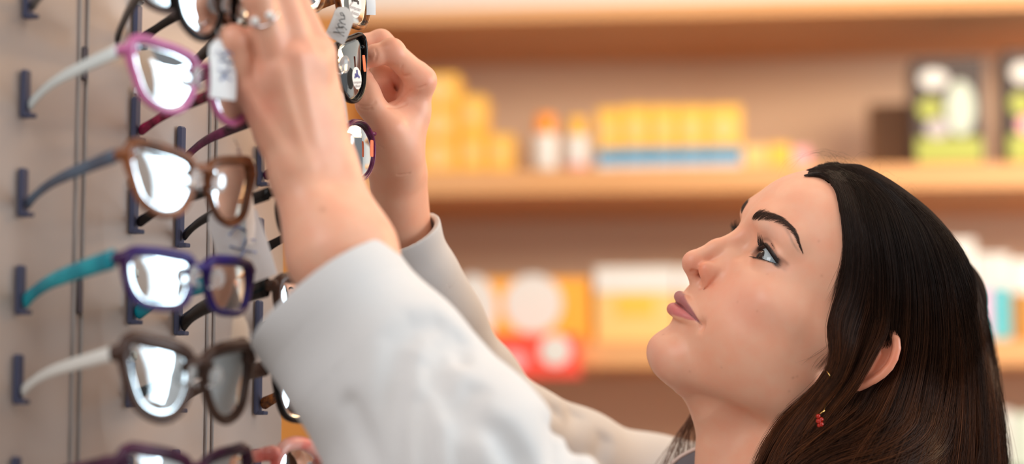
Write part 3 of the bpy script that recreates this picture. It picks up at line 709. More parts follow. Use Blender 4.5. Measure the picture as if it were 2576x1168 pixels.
def paper_tag(pts_top, name_label, w, h, R, mat, ink=None, string=None, group='paper tags hanging on the frames'):
    """folded paper tag hanging from a frame; local x wide, z down from the string"""
    M = np.eye(4); M[:3,:3] = R; M[:3,3] = pts_top
    root = thing('price_tag', name_label, 'tag', pts_top, group)
    mb = MB(); n = 8; V = []; F = []
    for i in range(n+1):
        v = i/n; z = -v*h; wd = w*(.25+.75*min(1, v*6)) if v < .17 else w; b = .0025*math.sin(v*2.6)
        V += [(-wd/2, b, z), (0, b+.0006, z), (wd/2, b, z)]
    for i in range(n):
        for j in range(2): F.append((i*3+j, i*3+j+1, i*3+j+4, i*3+j+3))
    b0 = len(V); V += [(x, y-.0003, z) for x, y, z in V]; F += [tuple(b0+k for k in f[::-1]) for f in F]
    mb.add(V, F); mb.xf(M); p = localize(mb.build('paper', mat), root)
    if ink:
        mb = MB()
        for L in ink['lines']:
            mb.tube([(x*w, .0042 if ink.get('front', True) else -.0026, -z*h) for x, z in L], ink.get('r', .0005), 5, flat=(1,.4), up=(1,0,0))
        mb.xf(M); q = mb.build('printing', ink['mat']); localize(q, root)
    if string:
        mb = MB(); mb.tube(spline(string, 14), .00035, 5); localize(mb.build('string', STRING), root)
    return root
STRING = pbr('tag_string', (.55,.55,.55), .5); PAPER = pbr('tag_paper', (.88,.89,.88), .6, noise=(40,(.85,.87,.87),(1,1,1))); PAPER_G = pbr('tag_paper_grey', (.50,.49,.47), .6)
INK = pbr('ink_black', (.03,.03,.03), .6); INKB = pbr('ink_blue', (.28,.36,.60), .6)
SCRAWL = [[(-.3,.25),(-.1,.2),(.1,.3),(.3,.22)],[(-.3,.35),(-.15,.42),(0,.33),(.2,.4)],[(-.25,.55),(-.1,.5),(.05,.6),(.25,.52)],[(-.2,.68),(0,.62),(.2,.7)]]
BIRD = [[(.05,.30),(.20,.33),(.30,.28),(.22,.25),(.05,.30),(-.02,.38),(.1,.42),(.2,.48),(.05,.52),(-.15,.50)],[(.12,.55),(.2,.6),(.05,.66),(-.1,.62)],[(-.3,.62),(-.1,.58),(.05,.66),(.2,.72),(.0,.78),(-.25,.72)],[(-.3,.82),(0,.8),(.25,.86)]]
def sticker(root, M, x0, z0, w, h, mat, shape='oval', y=.0024, name='sticker'):
    mb = MB(); n = 28; V = []
    for i in range(n):
        a = 2*PI*i/n; c, s = math.cos(a), math.sin(a)
        if shape == 'oval': V.append((x0+w/2*c, y, z0+h/2*s))
        else:
            k = max(abs(c), abs(s)); V.append((x0+w/2*c/k, y, z0+h/2*s/k))
    V += [(a, b-.0002, c) for a, b, c in V]; F = [tuple(range(n))[::-1], tuple(range(n, 2*n))] + [(i, (i+1) % n, n+(i+1) % n, n+i) for i in range(n)]
    mb.add(V, F); mb.xf(M); o = localize(mb.build(name, mat, smooth=False), root); return o
def build_glasses():
    disp = build_display()
    clearw = pbr('white_acetate', (.72,.80,.80), .2, coat=.5); teal = acetate('teal_acetate', (.0,.22,.30), (.01,.36,.44), 60)
    slate = acetate('slate_acetate', (.09,.13,.19), (.05,.04,.06), 25); pinkf = pbr('pink_acetate', (.66,.16,.40), .2, coat=.5, trans=.15); redt = acetate('red_tortoise', (.02,.003,.005), (.42,.02,.09), 110)
    black = pbr('black_acetate', (.006,.004,.004), .22, coat=.05, spec=.28); brown = acetate('brown_acetate', (.055,.026,.018), (.095,.05,.035), 50); tort = acetate('tortoise_acetate', (.02,.006,.004), (.42,.13,.02), 160)
    amber = acetate('amber_acetate', (.10,.04,.02), (.28,.09,.03), 35); purple = acetate('purple_acetate', (.045,.010,.07), (.02,.015,.22), 35); plum = acetate('plum_acetate', (.035,.010,.03), (.10,.02,.06), 45)
    greym = pbr('grey_metal', (.22,.21,.20), .3, metal=.8); redc = acetate('coral_acetate', (.75,.13,.10), (.85,.45,.38), 45, .1); wine = acetate('wine_metal', (.20,.02,.10), (.03,.008,.015), 70)
    whitew = pbr('white_temple', (.80,.80,.76), .3)
    A = dict(slots=(0.0,.112), w=.0445, h=.0375, bridge=.0135, len=.112, hook=.22, splay=-.006, skew=-.08, skew_r=-.30, len_r=.125, wrap=3.6)
    B = dict(slots=(.164,.263), w=.046, h=.038, bridge=.016, len=.122, hook=.22, skew=-.24, splay=-.002, wrap=1.4)
    RA = Rfrom(yawn(55)); RB = Rfrom(yawn(63), (.0,0,1)); RB1 = Rfrom(yawn(64), (-.02,-.20,1)); RB2 = Rfrom(yawn(58))
    rowsA = [(-38, dict(kind='round', frame=brown, temple=greym, temple_r=black, th=.0019, h=.041), 'dark brown round eyeglasses at the top of the column, above the pink pair'),
             (214, dict(kind='cat', frame=pinkf, temple=clearw, temple_r=redt, th=.0021), 'translucent pink eyeglasses with a pale clear arm on the display'),
             (470, dict(kind='cat', frame=amber, temple=slate, temple_r=black, th=.0022), 'brown and amber eyeglasses with a slate blue arm, between the pink and the purple pairs'),
             (713, dict(kind='rect', frame=purple, temple=teal, th=.0023, h=.031, tw=.0058), 'purple and blue eyeglasses with bright teal arms on the display'),
             (962, dict(kind='cat', frame=brown, temple=whitew, temple_r=black, th=.0030, h=.042), 'thick dark brown eyeglasses with a white arm, under the teal armed pair'),
             (1222, dict(kind='cat', frame=plum, temple=plum, th=.0026), 'dark plum eyeglasses half out of view under the thick brown pair')]
    rowsB = [(-30, dict(kind='rect', frame=tort, temple=tort, th=.0016, w=.048, h=.040), 'tortoiseshell eyeglasses with a printed lens label, above the pair being pinched', 'rect'),
             (178, dict(kind='cat', frame=black, temple=black, th=.0013, brow=.3, h=.043, glass=LENS_DEMO, depth=.0026), 'glossy black eyeglasses with an oval sticker, pinched between finger and thumb', 'x'),
             (366, dict(kind='oval', frame=wine, temple=wine, th=.0009, w=.043, h=.041, brow=1.0, depth=.0018), 'thin wine red eyeglasses with an orange sticker, just below the held black pair', 'x'),
             (560, dict(kind='round', frame=black, temple=black, th=.0018), 'black eyeglasses mostly hidden behind the raised forearm', ''),
             (786, dict(kind='rect', frame=brown, temple=black, tw=.0068, th=.0024), 'dark eyeglasses with thick black arms passing behind the white cuff', ''),
             (985, dict(kind='rect', frame=black, temple=tort, temple_l=brown, tw=.0050, th=.0022), 'black eyeglasses with a tortoiseshell arm, partly behind the sleeve', ''),
             (1195, dict(kind='round', frame=redc, temple=redc, th=.0030), 'coral red translucent eyeglasses low beside the white sleeve', '')]
    XA = P(505, 470, 1.232)[:2]; XB = P(829, 260, 1.392)[:2]
    for y, sp, lab in rowsA:
        s = dict(A); s.update(sp); g = at_row(XA, y); temple_fit(RA, g, s); r, M = make_glasses(g, RA, s, lab, 'eyeglasses on the display panel')
        for sx in (1, -1): holder(disp, tip_of(M, s, sx), HOLD_PALE if sx < 0 else None)
    s = dict(A); s.update(kind='cat', frame=black, temple=black, th=.0024, w=.042, h=.043, skew=-.80, skew_r=-.8, len=.085, len_r=.085, tw=.0062, hook=.2)
    make_glasses(P(572, 30, 1.262), Rfrom(yawn(66), (.12,0,1)), s, 'black eyeglasses gripped by the nearer hand with the ring')
    white = pbr('sticker_white', (.82,.82,.80), .5); orange = pbr('sticker_orange', (.95,.16,.05), .5); blue = pbr('sticker_blue', (.03,.05,.28), .5); greyl = pbr('sticker_print', (.45,.42,.42), .6)
    for k, (y, sp, lab, _) in enumerate(rowsB):
        s = dict(B); s.update(sp); g = at_row(XB + (.002 if y == 366 else 0), y); Rk = RB1 if y == 178 else RB2 if y == 366 else RB; temple_fit(Rk, g, s); r, M = make_glasses(g, Rk, s, lab, 'eyeglasses on the display panel')
        for sx in (1, -1): holder(disp, tip_of(M, s, sx))
        xl = -(s['bridge']/2 + s['w']/2)
        if k in (0, 1):
            zc = -.006 if k == 1 else -.005; xc = xl-.0005 if k == 1 else xl+.004; sc = 1.0 if k == 1 else 1.35
            sticker(r, M, xc, zc, .0125*sc, .0155*sc, white)
            u = .0011*sc
            for (a, b, w_, h_) in ((-1.2,.9,2.2,2.6),(.6,2.6,1.6,3.6),(.4,.6,3.4,1.6),(2.6,-.2,1.2,1.6),(-2.6,-.3,1.1,1.2)):
                sticker(r, M, xc-a*u, zc+(b+.8)*u, w_*u, h_*u, blue if k == 1 else INK, 'box', .0027, 'sticker_emblem')
            for j in range(2):      # small print under the emblem
                t = bpy.data.curves.new('caption', 'FONT'); t.body = ('computer', 'glasses')[j] ; t.size = .0028*sc; t.align_x = 'CENTER'; t.extrude = .00004; t.materials.append(greyl)
                to = bpy.data.objects.new('tmp_text', t); COL.objects.link(to); bpy.context.view_layer.update()
                me = bpy.data.meshes.new_from_object(to.evaluated_get(bpy.context.evaluated_depsgraph_get())); bpy.data.objects.remove(to); o = bpy.data.objects.new('sticker_caption', me); COL.objects.link(o)
                L = np.eye(4); L[:3,0] = [-1,0,0]; L[:3,1] = [0,0,1]; L[:3,2] = [0,1,0]; L[:3,3] = [xc, .0028, zc-(.0036+.0026*j)*sc]
                o.parent = r; o.matrix_parent_inverse = Matrix.Translation(-r.location); o.matrix_world = Matrix((M@L).tolist())
        if k in (1, 2): sticker(r, M, xl-.0125, .004 if k == 1 else .003, .0036, .0115, orange, 'box')
    # tags
    RT = Rfrom(yawn(20), (0.0,0,1))
    ink = dict(lines=BIRD, mat=INK, r=.0004)
    paper_tag(P(872, 20, 1.392), 'grey paper tag with a black drawing, hanging above the held black glasses', .015, .025, Rfrom(yawn(30), (.42,.1,1)), PAPER_G, ink, [P(888,4,1.38), P(880,14,1.385)])
    paper_tag(P(838, 216, 1.372), 'grey paper tag with black motif, between the pinched and the wine red glasses', .012, .026, Rfrom(yawn(30), (-.22,0,1)), PAPER_G, dict(lines=BIRD, mat=INK, r=.0006), [P(834,188,1.385), P(838,216,1.372)])
    paper_tag(P(926, -40, 1.44), 'pale paper slip showing behind the tortoiseshell glasses', .007, .022, Rfrom(yawn(30), (-.1,0,1)), PAPER, None, [P(900,-50,1.42), P(926,-40,1.44)])
    paper_tag(P(552, 100, 1.245), 'white paper tag with blue writing beside the pink glasses', .026, .036, Rfrom(yawn(62), (-.15,0,1)), PAPER, dict(lines=SCRAWL, mat=INKB, r=.0008), [P(545,75,1.245), P(552,100,1.245)])
    paper_tag(P(600, 370, 1.300), 'long narrow white paper tag hanging behind the amber glasses', .010, .062, Rfrom(yawn(60), (-.45,0,1)), PAPER, None, [P(590,350,1.29), P(600,370,1.300)])
    paper_tag(P(566, 500, 1.300), 'large white paper tag with blue handwriting, under the amber glasses', .036, .056, Rfrom(yawn(34), (-.46,0,1)), PAPER, dict(lines=SCRAWL, mat=INKB, r=.0009), [P(552,470,1.285), P(566,500,1.300)])
    paper_tag(P(606, 790, 1.31), 'narrow white paper tag hanging over the thick brown glasses', .018, .034, Rfrom(yawn(60), (.50,0,1)), PAPER, None, [P(600,775,1.31), P(606,790,1.31)])
    return disp
# ---------------------------------------------------------------- shelves and shop
SH0 = P(1700, 1120, 2.8)*[1,1,0] + [0,0,0]
_ph = math.radians(6.7); SU = np.array([math.cos(_ph), -math.sin(_ph), 0]); SV = np.array([math.sin(_ph), math.cos(_ph), 0])      # along the shelf, into the wall
def sh_pt(px, py, back=0.0):
    """point of the shelf front plane (moved back by `back`) under a picture point: (u, z)"""
    r = CW @ np.array([(px-1288)/FPX, (584-py)/FPX, -1.]); o = SH0 + SV*back
    t = ((o-CO)@SV)/(r@SV); q = CO + r*t; return (q-SH0)@SU, q[2]
def sbox(name, mat, u0, u1, z0, z1, v0, v1, bev=.001, parent=None):
    mb = MB().box((u0,v0,z0), (u1,v1,z1), bev); M = np.eye(4); M[:3,0] = SU; M[:3,1] = SV; M[:3,3] = SH0; mb.xf(M); o = mb.build(name, mat, smooth=False)
    if parent is not None: localize(o, parent)
    return o
def sdisc(name, mat, u, z, r, v, parent, rz=None):
    n = 24; rz = rz or r; V = [(u+r*math.cos(2*PI*i/n), v, z+rz*math.sin(2*PI*i/n)) for i in range(n)]; V += [(a, b-.0006, c) for a, b, c in V]
    F = [tuple(range(n)), tuple(range(n, 2*n))[::-1]] + [(i, n+i, n+(i+1) % n, (i+1) % n) for i in range(n)]
    mb = MB().add(V, F); M = np.eye(4); M[:3,0] = SU; M[:3,1] = SV; M[:3,3] = SH0; mb.xf(M); o = mb.build(name, mat, smooth=False); localize(o, parent); return o
def build_shop():
    wood = pbr('shelf_wood', (.62,.31,.125), .45, noise=(2.2,(.68,.36,.155),(1,1,14))); woodd = pbr('shelf_side_wood', (.55,.22,.035), .5, noise=(2.5,(.48,.19,.03),(9,9,1)))
    wall = pbr('beige_wall', (.76,.55,.385), .8); wh = pbr('white_wall', (.78,.75,.72), .8)
    z = [sh_pt(1500, y)[1] for y in (48, 488, 925)]; th = .035; D = .33
    zs = z + [z[2]-(z[1]-z[2])*1.0, z[2]-2*(z[1]-z[2])]
    u0 = sh_pt(870, 600)[0]; u1 = 1.35
    unit = thing('shelf_unit', 'wooden wall shelving stocked with yellow boxes behind the woman', 'shelf', SH0 + SU*u0)
    for i, zz in enumerate(zs): sbox('shelf_board', wood, u0, u1, zz, zz+(th if i else .021), 0, D, .0015, unit)
    sbox('side_panel', woodd, u0-.20, u0, 0, z[0]+.021, -.0, D, .002, unit)
    sbox('back_panel', wall, u0, u1, zs[-1]-.01, z[0], D, D+.015, .0, unit)
    tag(sbox('wall_back', wh, -2.6, 1.9, 0, 2.9, D+.02, D+.12, 0), kind='structure')
    fl = MB().box((-2.5,-1.5,-.05), (2.6,3.6,0)).build('floor', pbr('floor_vinyl', (.42,.36,.30), .4, noise=(3,(.38,.32,.27),(1,6,1))), smooth=False); tag(fl, kind='structure')
    ce = MB().box((-2.5,-1.5,2.9), (2.6,3.6,2.95)).build('ceiling', wh, smooth=False); tag(ce, kind='structure')
    wl = MB().box((-2.5,-1.5,0), (-2.4,3.6,2.9)).build('wall_left', wh, smooth=False); tag(wl, kind='structure')
    yel = pbr('card_yellow', (.90,.50,.07), .45); yel2 = pbr('card_pale_yellow', (.88,.55,.20), .45); org = pbr('card_orange', (.95,.42,.05), .45); whc = pbr('card_white', (.72,.71,.69), .5); blu = pbr('card_blue', (.03,.27,.50), .45)
    red = pbr('card_red', (.90,.08,.05), .45); pnk = pbr('card_pink', (.92,.42,.45), .45); drk = pbr('card_dark', (.045,.03,.03), .45); grn = pbr('card_green', (.38,.42,.08), .5); brn = pbr('card_brown', (.28,.15,.075), .6); tea = pbr('card_teal', (.10,.48,.56), .5)
    pkp = pbr('card_lilac', (.85,.50,.75), .5); ocr = pbr('card_ochre', (.42,.19,.03), .5); pale = pbr('card_pale_green', (.55,.63,.55), .5); cap_o = pbr('cap_orange', (.95,.30,.02), .35)
    def item(name, lab, cat, grp, x0, x1, ytop, zb, mat, v0=.01, dep=.06, rot=0, stack=None, bev=.0015):
        a, zt = sh_pt(x0, ytop, v0); b, _ = sh_pt(x1, ytop, v0)
        r = thing(name, lab, cat, SH0 + SU*(a+b)/2 + SV*(v0+dep/2) + [0,0,zb], grp)
        sbox('box_body', mat, a+.0008, b-.0008, zb, zt, v0, v0+dep, bev, r); return r, a, b, zb, zt
    z1 = z[1]+th+.0008; g1 = 'yellow boxes on the upper shelf'
    zc = lambda y, v=.01: sh_pt(1500, y, v)[1]
    # stepped stack of yellow boxes at the left
    lev = [z1, zc(348), zc(262), zc(176)]
    cols = [(1052,1152,3,'tallest stack of the yellow boxes'),(1154,1222,2,'middle stack of the yellow boxes'),(1224,1292,1,'low stack of the yellow boxes')]
    pos = ['bottom box', 'second box', 'top box']
    for x0, x1, n, nm in cols:
        lv = lev if n == 3 else ([z1, zc(332), zc(232)] if n == 2 else [z1, zc(332)])
        for k in range(n):
            a, _ = sh_pt(x0, 300, .012); b, _ = sh_pt(x1, 300, .012)
            r = thing('carton', f'yellow carton with round patch, {pos[k]} in the {nm}' if n > 1 else 'single yellow carton at the right foot of the stepped yellow stack', 'box', SH0+SU*(a+b)/2+SV*.05+[0,0,lv[k]], g1)
            sbox('box_body', yel, a+.001, b-.001, lv[k]+.0004, lv[k+1]-.0004, .012, .085, .0015, r)
            sdisc('round_patch', yel2, (a+b)/2, (lv[k]+lv[k+1])/2, (b-a)*.30, .0112, r)
    # two small bottles
    for x0, x1, yt, cm, lab in ((1342,1402,288,cap_o,'small white bottle with an orange cap on the upper shelf'),(1422,1484,296,yel,'small white bottle with a yellow cap, next to the orange capped one')):
        a, _ = sh_pt(x0, 350, .03); b, _ = sh_pt(x1, 350, .03); rr = (b-a)/2; zt = zc(yt, .03); H = zt-z1; c = SH0+SU*(a+b)/2+SV*(.012+rr)
        r = thing('bottle', lab, 'bottle', c+[0,0,z1]); mb = MB().lathe((*c[:2], z1), [(rr*.92,0),(rr,.004),(rr,H*.60),(rr*.8,H*.66)], 24); localize(mb.build('bottle_body', whc), r)
        mb = MB().lathe((*c[:2], z1), [(rr*.8,H*.655),(rr*.84,H*.67),(rr*.8,H*.985),(rr*.7,H)], 24); localize(mb.build('cap', cm), r)
        mb = MB().lathe((*c[:2], z1), [(rr*1.01,.002),(rr*1.012,.009),(rr*1.01,.0092)], 24); localize(mb.build('base_band', pnk if cm is yel else whc), r)
    # row of yellow boxes with a blue band
    xs = [1500, 1562, 1636, 1702, 1776, 1866]; nm = ['leftmost', 'second', 'third', 'fourth', 'last']
    for k in range(5):
        r, a, b, zb, zt = item('carton', f'yellow carton with a blue band, {nm[k]} of the five side by side', 'box', 'banded yellow boxes on the upper shelf', xs[k], xs[k+1], 266+(6 if k == 0 else 0), z1, yel)
        sdisc('round_patch', yel2, (a+b)/2, zb+(zt-zb)*.62, (b-a)*.32, .0092, r); h = zt-zb
        sbox('blue_band', blu, a+.0006, b-.0006, zb+h*.08, zb+h*.32, .0088, .0105, 0, r); sbox('white_band', whc, a+.0006, b-.0006, zb+.0005, zb+h*.08, .0090, .0105, 0, r)
    for x0, x1, yt, m, lab in ((1868,1930,366,yel2,'short pale yellow carton right of the banded row'),(1932,1990,362,yel,'short yellow carton beside the small pink one'),(1992,2040,372,pnk,'small pink carton by the parting of the hair')):
        item('carton', lab, 'box', None, x0, x1, yt, z1, m)
    item('carton', 'brown carton standing in shade at the back of the upper shelf', 'box', None, 2185, 2288, 262, z1, brn, .16, .06)
    def printed(x0, x1, yt, lab, pink):
        r, a, b, zb, zt = item('printed_box', lab, 'box', 'dark printed boxes on the upper shelf', x0, x1, yt, z1, drk, .01, .09); w = b-a; h = zt-zb
        sdisc('white_print', whc, a+w*.30, zb+h*.80, w*.20, .009, r, h*.09); sdisc('pale_print', pbr('print_pale', (.55,.62,.54), .5), a+w*.66, zb+h*.52, w*.20, .0085, r, h*.26)
        sdisc('green_print', grn, a+w*.24, zb+h*.52, w*.17, .0085, r, h*.10); sdisc('lilac_print', pnk if pink else pbr('print_lilac', (.5,.45,.48), .5), a+w*.34, zb+h*.33, w*.16, .0085, r, h*.09)
        sbox('green_panel', grn, a+w*.05, b-w*.06, zb+.002, zb+h*.24, .0078, .0102, 0, r)
    printed(2292, 2476, 148, 'dark printed box with white and green shapes on the upper shelf', False); printed(2522, 2700, 128, 'dark printed box with a pink patch, cut off at the edge of view', True)
    z2 = z[2]+th+.0008
    r, a, b, zb, zt = item('display_box', 'orange display box with big white discs on the lower shelf', 'box', None, 1105, 1486, 702, z2, org, .02, .10); h = zt-zb; w = b-a
    sdisc('white_disc', whc, sh_pt(1337,770)[0], zb+h*.60, .041, .0192, r); sdisc('white_disc', whc, sh_pt(1185,790)[0], zb+h*.52, .034, .0192, r, .048)
    r, a, b, zb, zt = item('display_box', 'low red box with white discs hung on the shelf edge below the orange box', 'box', None, 1215, 1458, 842, zc(950, -.032), red, -.032, .030)
    sdisc('white_disc', whc, sh_pt(1396,872,-.04)[0], zb+(zt-zb)*.62, .021, -.0328, r); sdisc('pink_disc', pnk, sh_pt(1285,905,-.04)[0], zb+(zt-zb)*.38, .021, -.0328, r, .013)
    r, a, b, zb, zt = item('display_box', 'yellow box with a broad white top stripe, at the height of the mouth', 'box', None, 1496, 1700, 672, z2, yel2, .015, .09); sbox('white_stripe', whc, a+.0006, b-.0006, zb+(zt-zb)*.66, zt-.0008, .0138, .0152, 0, r); sbox('ochre_patch', yel, a+.03, b-.03, zb+(zt-zb)*.34, zb+(zt-zb)*.62, .0138, .0152, 0, r)
    r, a, b, zb, zt = item('display_box', 'second pale yellow box with a white stripe, partly behind the face', 'box', None, 1702, 1905, 672, z2, yel2, .015, .09); sbox('white_stripe', whc, a+.0006, b-.0006, zb+(zt-zb)*.66, zt-.0008, .0138, .0152, 0, r)
    for x0, x1, yt, m, lab in ((2380,2454,604,whc,'white upright folder hidden partly by the hair'),(2456,2492,640,pkp,'narrow lilac folder beside the hair'),(2494,2540,640,tea,'teal folder on the lower shelf'),(2542,2640,655,ocr,'ochre brown folder, last of the upright folders')):
        r, a, b, zb, zt = item('folder', lab, 'folder', 'upright folders on the lower shelf', x0, x1, yt, z2, m, .02, .14)
        sbox('white_top', whc, a+.0008, b-.0008, zt-.045, zt+.001, .0192, .05, 0, r)
    z3 = zs[3]+th+.0008
    for x0, x1, yt, m, lab in ((2440,2545,1032,whc,'white carton on the lowest visible shelf beside the hair'),(2547,2680,1040,pale,'pale green carton on the lowest visible shelf, right of the white one')):
        r, a, b, zb, zt = item('carton', lab, 'box', None, x0, x1, yt, z3, m, .02, .10); sbox('green_band', pbr('band_green', (.12,.22,.12), .5), a+.001, b-.001, zb+(zt-zb)*.30, zb+(zt-zb)*.48, .0185, .021, 0, r)
# ---------------------------------------------------------------- light and camera
def area(name, loc, tgt, sx, sy, power, col):
    l = bpy.data.lights.new(name, 'AREA'); l.shape = 'RECTANGLE'; l.size = sx; l.size_y = sy; l.energy = power; l.color = col
    o = bpy.data.objects.new(name, l); COL.objects.link(o); o.location = [float(v) for v in loc]; o.rotation_euler = (Vector([float(v) for v in tgt])-o.location).to_track_quat('-Z', 'Y').to_euler(); return o
def lights_camera():
    area('window_daylight', (2.3,1.10,1.80), (-.5,1.15,1.62), 1.6, 1.1, 40, (.80,.92,1.0))
    area('front_daylight', (-1.0,.1,2.6), (.1,1.45,1.5), 1.3, .9, 27, (.97,.98,1.0))
    area('ceiling_lamp', (.5,2.1,2.85), (.5,2.35,1.2), 2.2, .5, 9, (1.0,.76,.52))
    area('ceiling_lamp', (.6,1.1,2.85), (.5,1.3,1.2), 1.0, 1.0, 5, (1.0,.80,.60))
    area('warm_fill', (1.15,.9,2.25), (.75,3.05,1.62), .7, .5, 6.2, (1.0,.80,.58)).data.spread = math.radians(75)  # added fill without a fixture, narrow spread brightens the shelves
    area('warm_fill', (1.5,2.2,2.3), (-.1,1.4,1.6), .5, .5, 12, (1.0,.60,.30))
    w = bpy.data.worlds.new('world'); SC.world = w; w.use_nodes = True; b = w.node_tree.nodes['Background']; b.inputs[0].default_value = (.97,.91,.90,1); b.inputs[1].default_value = .22
    cam = bpy.data.cameras.new('camera'); co = bpy.data.objects.new('camera', cam); COL.objects.link(co); SC.camera = co
    cam.sensor_width = 36; cam.lens = 36*FPX/2576; M = np.eye(4); M[:3,:3] = CW; M[:3,3] = CO; co.matrix_world = Matrix(M.tolist())
    cam.clip_start = .05; cam.dof.use_dof = True; cam.dof.focus_distance = 1.447; cam.dof.aperture_fstop = cam.lens/31.0; cam.dof.aperture_blades = 0
    vs = SC.view_settings; vs.view_transform = 'Standard'; vs.look = 'None'; vs.exposure = .10; vs.gamma = 1; vs.use_curve_mapping = False
    return cam
# ---------------------------------------------------------------- arms and hands (camera metres)
def pj(L): return [CF(*v) for v in L]
def on_surf(f, pts, d0, lift=0.0, steps=40):
    """points given in the picture, carried along the view ray to the surface of f"""
    out = []
    for (x, y) in pts:
        r = np.array([(x-1288)/FPX, (584-y)/FPX, -1.]); t = d0
        for _ in range(steps): t += .8*f((r*t)[None])[0]
        out.append(r*(t-lift))
    return out
def fing(c, pts, r, k=.002):
    return chain(c, pj(pts), [v/1000 for v in r], k)
R_WR = CF(992,445,1.500); R_EL = CF(1250,1100,1.60)
def f_far0(c):
    d = cap(c, CF(985,440,1.495), CF(1010,640,1.53), .0165, .0175); d = smin(d, cap(c, CF(1020,445,1.512), CF(1034,640,1.545), .0155, .0165), .012)
    d = smin(d, cap(c, CF(1026,640,1.535), CF(1190,1010,1.592), .019, .028), .014); d = smin(d, cap(c, CF(1190,1010,1.592), R_EL, .026, .032), .02)
    # palm
    for a, b, ra, rb in ((CF(1002,425,1.488), CF(1057,205,1.480), .0150, .0098), (CF(1006,425,1.498), CF(1050,192,1.497), .0150, .0105),
                         (CF(1008,425,1.508), CF(1040,208,1.514), .0145, .0100), (CF(1008,430,1.518), CF(1030,238,1.530), .0140, .0095)):
        d = smin(d, cap(c, a, b, ra, rb), .010)
    th = fing(c, [(1008,400,1.480),(975,322,1.463),(931,262,1.458),(914,203,1.464)], [13.5,11.6,9.6,7.8], .004)
    th = smin(th, ell(c, CF(926,240,1.459), (.0085,.0115,.0085)), .004); d = smin(d, th, .011)
    d = smin(d, ell(c, CF(995,345,1.475), (.0165,.024,.013)), .012)
    d = smin(d, cap(c, CF(1005,335,1.476), CF(1045,285,1.482), .0075, .008), .010)
    ix = fing(c, [(1058,200,1.478),(985,131,1.470),(944,139,1.466),(910,153,1.466)], [9.8,8.3,7.5,6.5], .003); ix = smin(ix, ell(c, CF(985,128,1.470), (.0092,.0088,.0088)), .004)
    md = fing(c, [(1047,190,1.497),(958,104,1.492),(917,113,1.489),(886,132,1.487)], [10.0,8.4,7.6,6.6], .003)
    rg = fing(c, [(1038,208,1.513),(962,176,1.516),(962,228,1.506),(986,255,1.502)], [9.8,8.3,7.5,6.6], .003)
    pk = fing(c, [(1030,238,1.529),(962,226,1.532),(966,264,1.522),(992,283,1.517)], [9.0,7.6,6.8,5.9], .003)
    d = smin(d, ix, .0045); d = smin(d, md, .003); d = smin(d, rg, .0025); d = smin(d, pk, .0025)
    d = smin(d, cap(c, CF(1060,205,1.476), CF(1040,225,1.535), .0085, .008), .008)
    return d
_cre = []
for L in ([(1012,166),(1008,180),(1014,192),(1030,189)], [(970,255),(990,262),(1012,245),(1035,228)], [(975,270),(1000,270),(1022,262)], [(898,262),(915,268),(932,266),(944,258)], [(905,272),(920,277),(935,274)],
          [(935,345),(948,362),(962,372)], [(1052,222),(1070,215)], [(925,130),(930,148)], [(936,590)], [(1000,440),(1030,436)], [(945,150),(948,136),(944,124)]):
    _cre.append(on_surf(f_far0, L, 1.40))
def f_far(c):
    d = f_far0(c)
    for L in _cre:
        if len(L) > 1: d = smax(d, -chain(c, L, [.0003]*len(L)), .0014)
    return d
def f_near0(c):
    d = cap(c, CF(752,452,1.278), CF(825,640,1.262), .0165, .0245); d = smin(d, cap(c, CF(832,432,1.296), CF(897,620,1.276), .0160, .0226), .014)
    d = smin(d, cap(c, CF(865,640,1.268), CF(1075,1130,1.235), .0275, .034), .02)
    for a, b, ra, rb in ((CF(752,440,1.279), CF(625,225,1.270), .0150, .0095), (CF(775,435,1.283), CF(700,184,1.264), .0150, .0102),
                         (CF(805,430,1.288), CF(747,145,1.268), .0150, .0108), (CF(832,425,1.296), CF(798,135,1.288), .0150, .0108)):
        d = smin(d, cap(c, a, b, ra, rb), .012)
    d = smin(d, ell(c, CF(735,300,1.292), (.026,.032,.012)), .012)
    pk = fing(c, [(622,225,1.270),(588,99,1.254),(572,104,1.286),(590,142,1.300)], [9.6,8.9,7.6,6.6], .003)
    rg = fing(c, [(702,178,1.264),(648,-8,1.246),(612,-60,1.270),(590,-30,1.300)], [10.2,9.2,8.2,7.2], .003)
    md = fing(c, [(754,142,1.270),(692,-66,1.262),(640,-130,1.290),(630,-110,1.318)], [10.8,9.4,8.4,7.2], .003)
    ix = fing(c, [(796,134,1.288),(716,-50,1.284),(680,-110,1.310),(650,-90,1.336)], [10.6,9.2,8.2,7.2], .003)
    th = fing(c, [(815,400,1.305),(800,280,1.328),(770,180,1.342),(735,110,1.345)], [14,11.5,9.8,8], .004)
    d = smin(d, pk, .003); f3 = smin(smin(rg, md, .010), ix, .010); d = smin(d, f3, .006); d = smin(d, th, .012)
    for a, b in ((CF(625,222,1.260), CF(735,420,1.262)), (CF(700,178,1.254), CF(770,410,1.264)), (CF(747,140,1.257), CF(790,400,1.270)), (CF(798,132,1.277), CF(815,400,1.280))):
        d = smin(d, cap(c, a, b, .0016, .0008), .009)
    d = smin(d, ell(c, CF(735,425,1.268), (.008,.010,.006)), .012)
    d = smin(d, cap(c, CF(690,195,1.268), CF(780,165,1.278), .0085, .0085), .012)
    return d
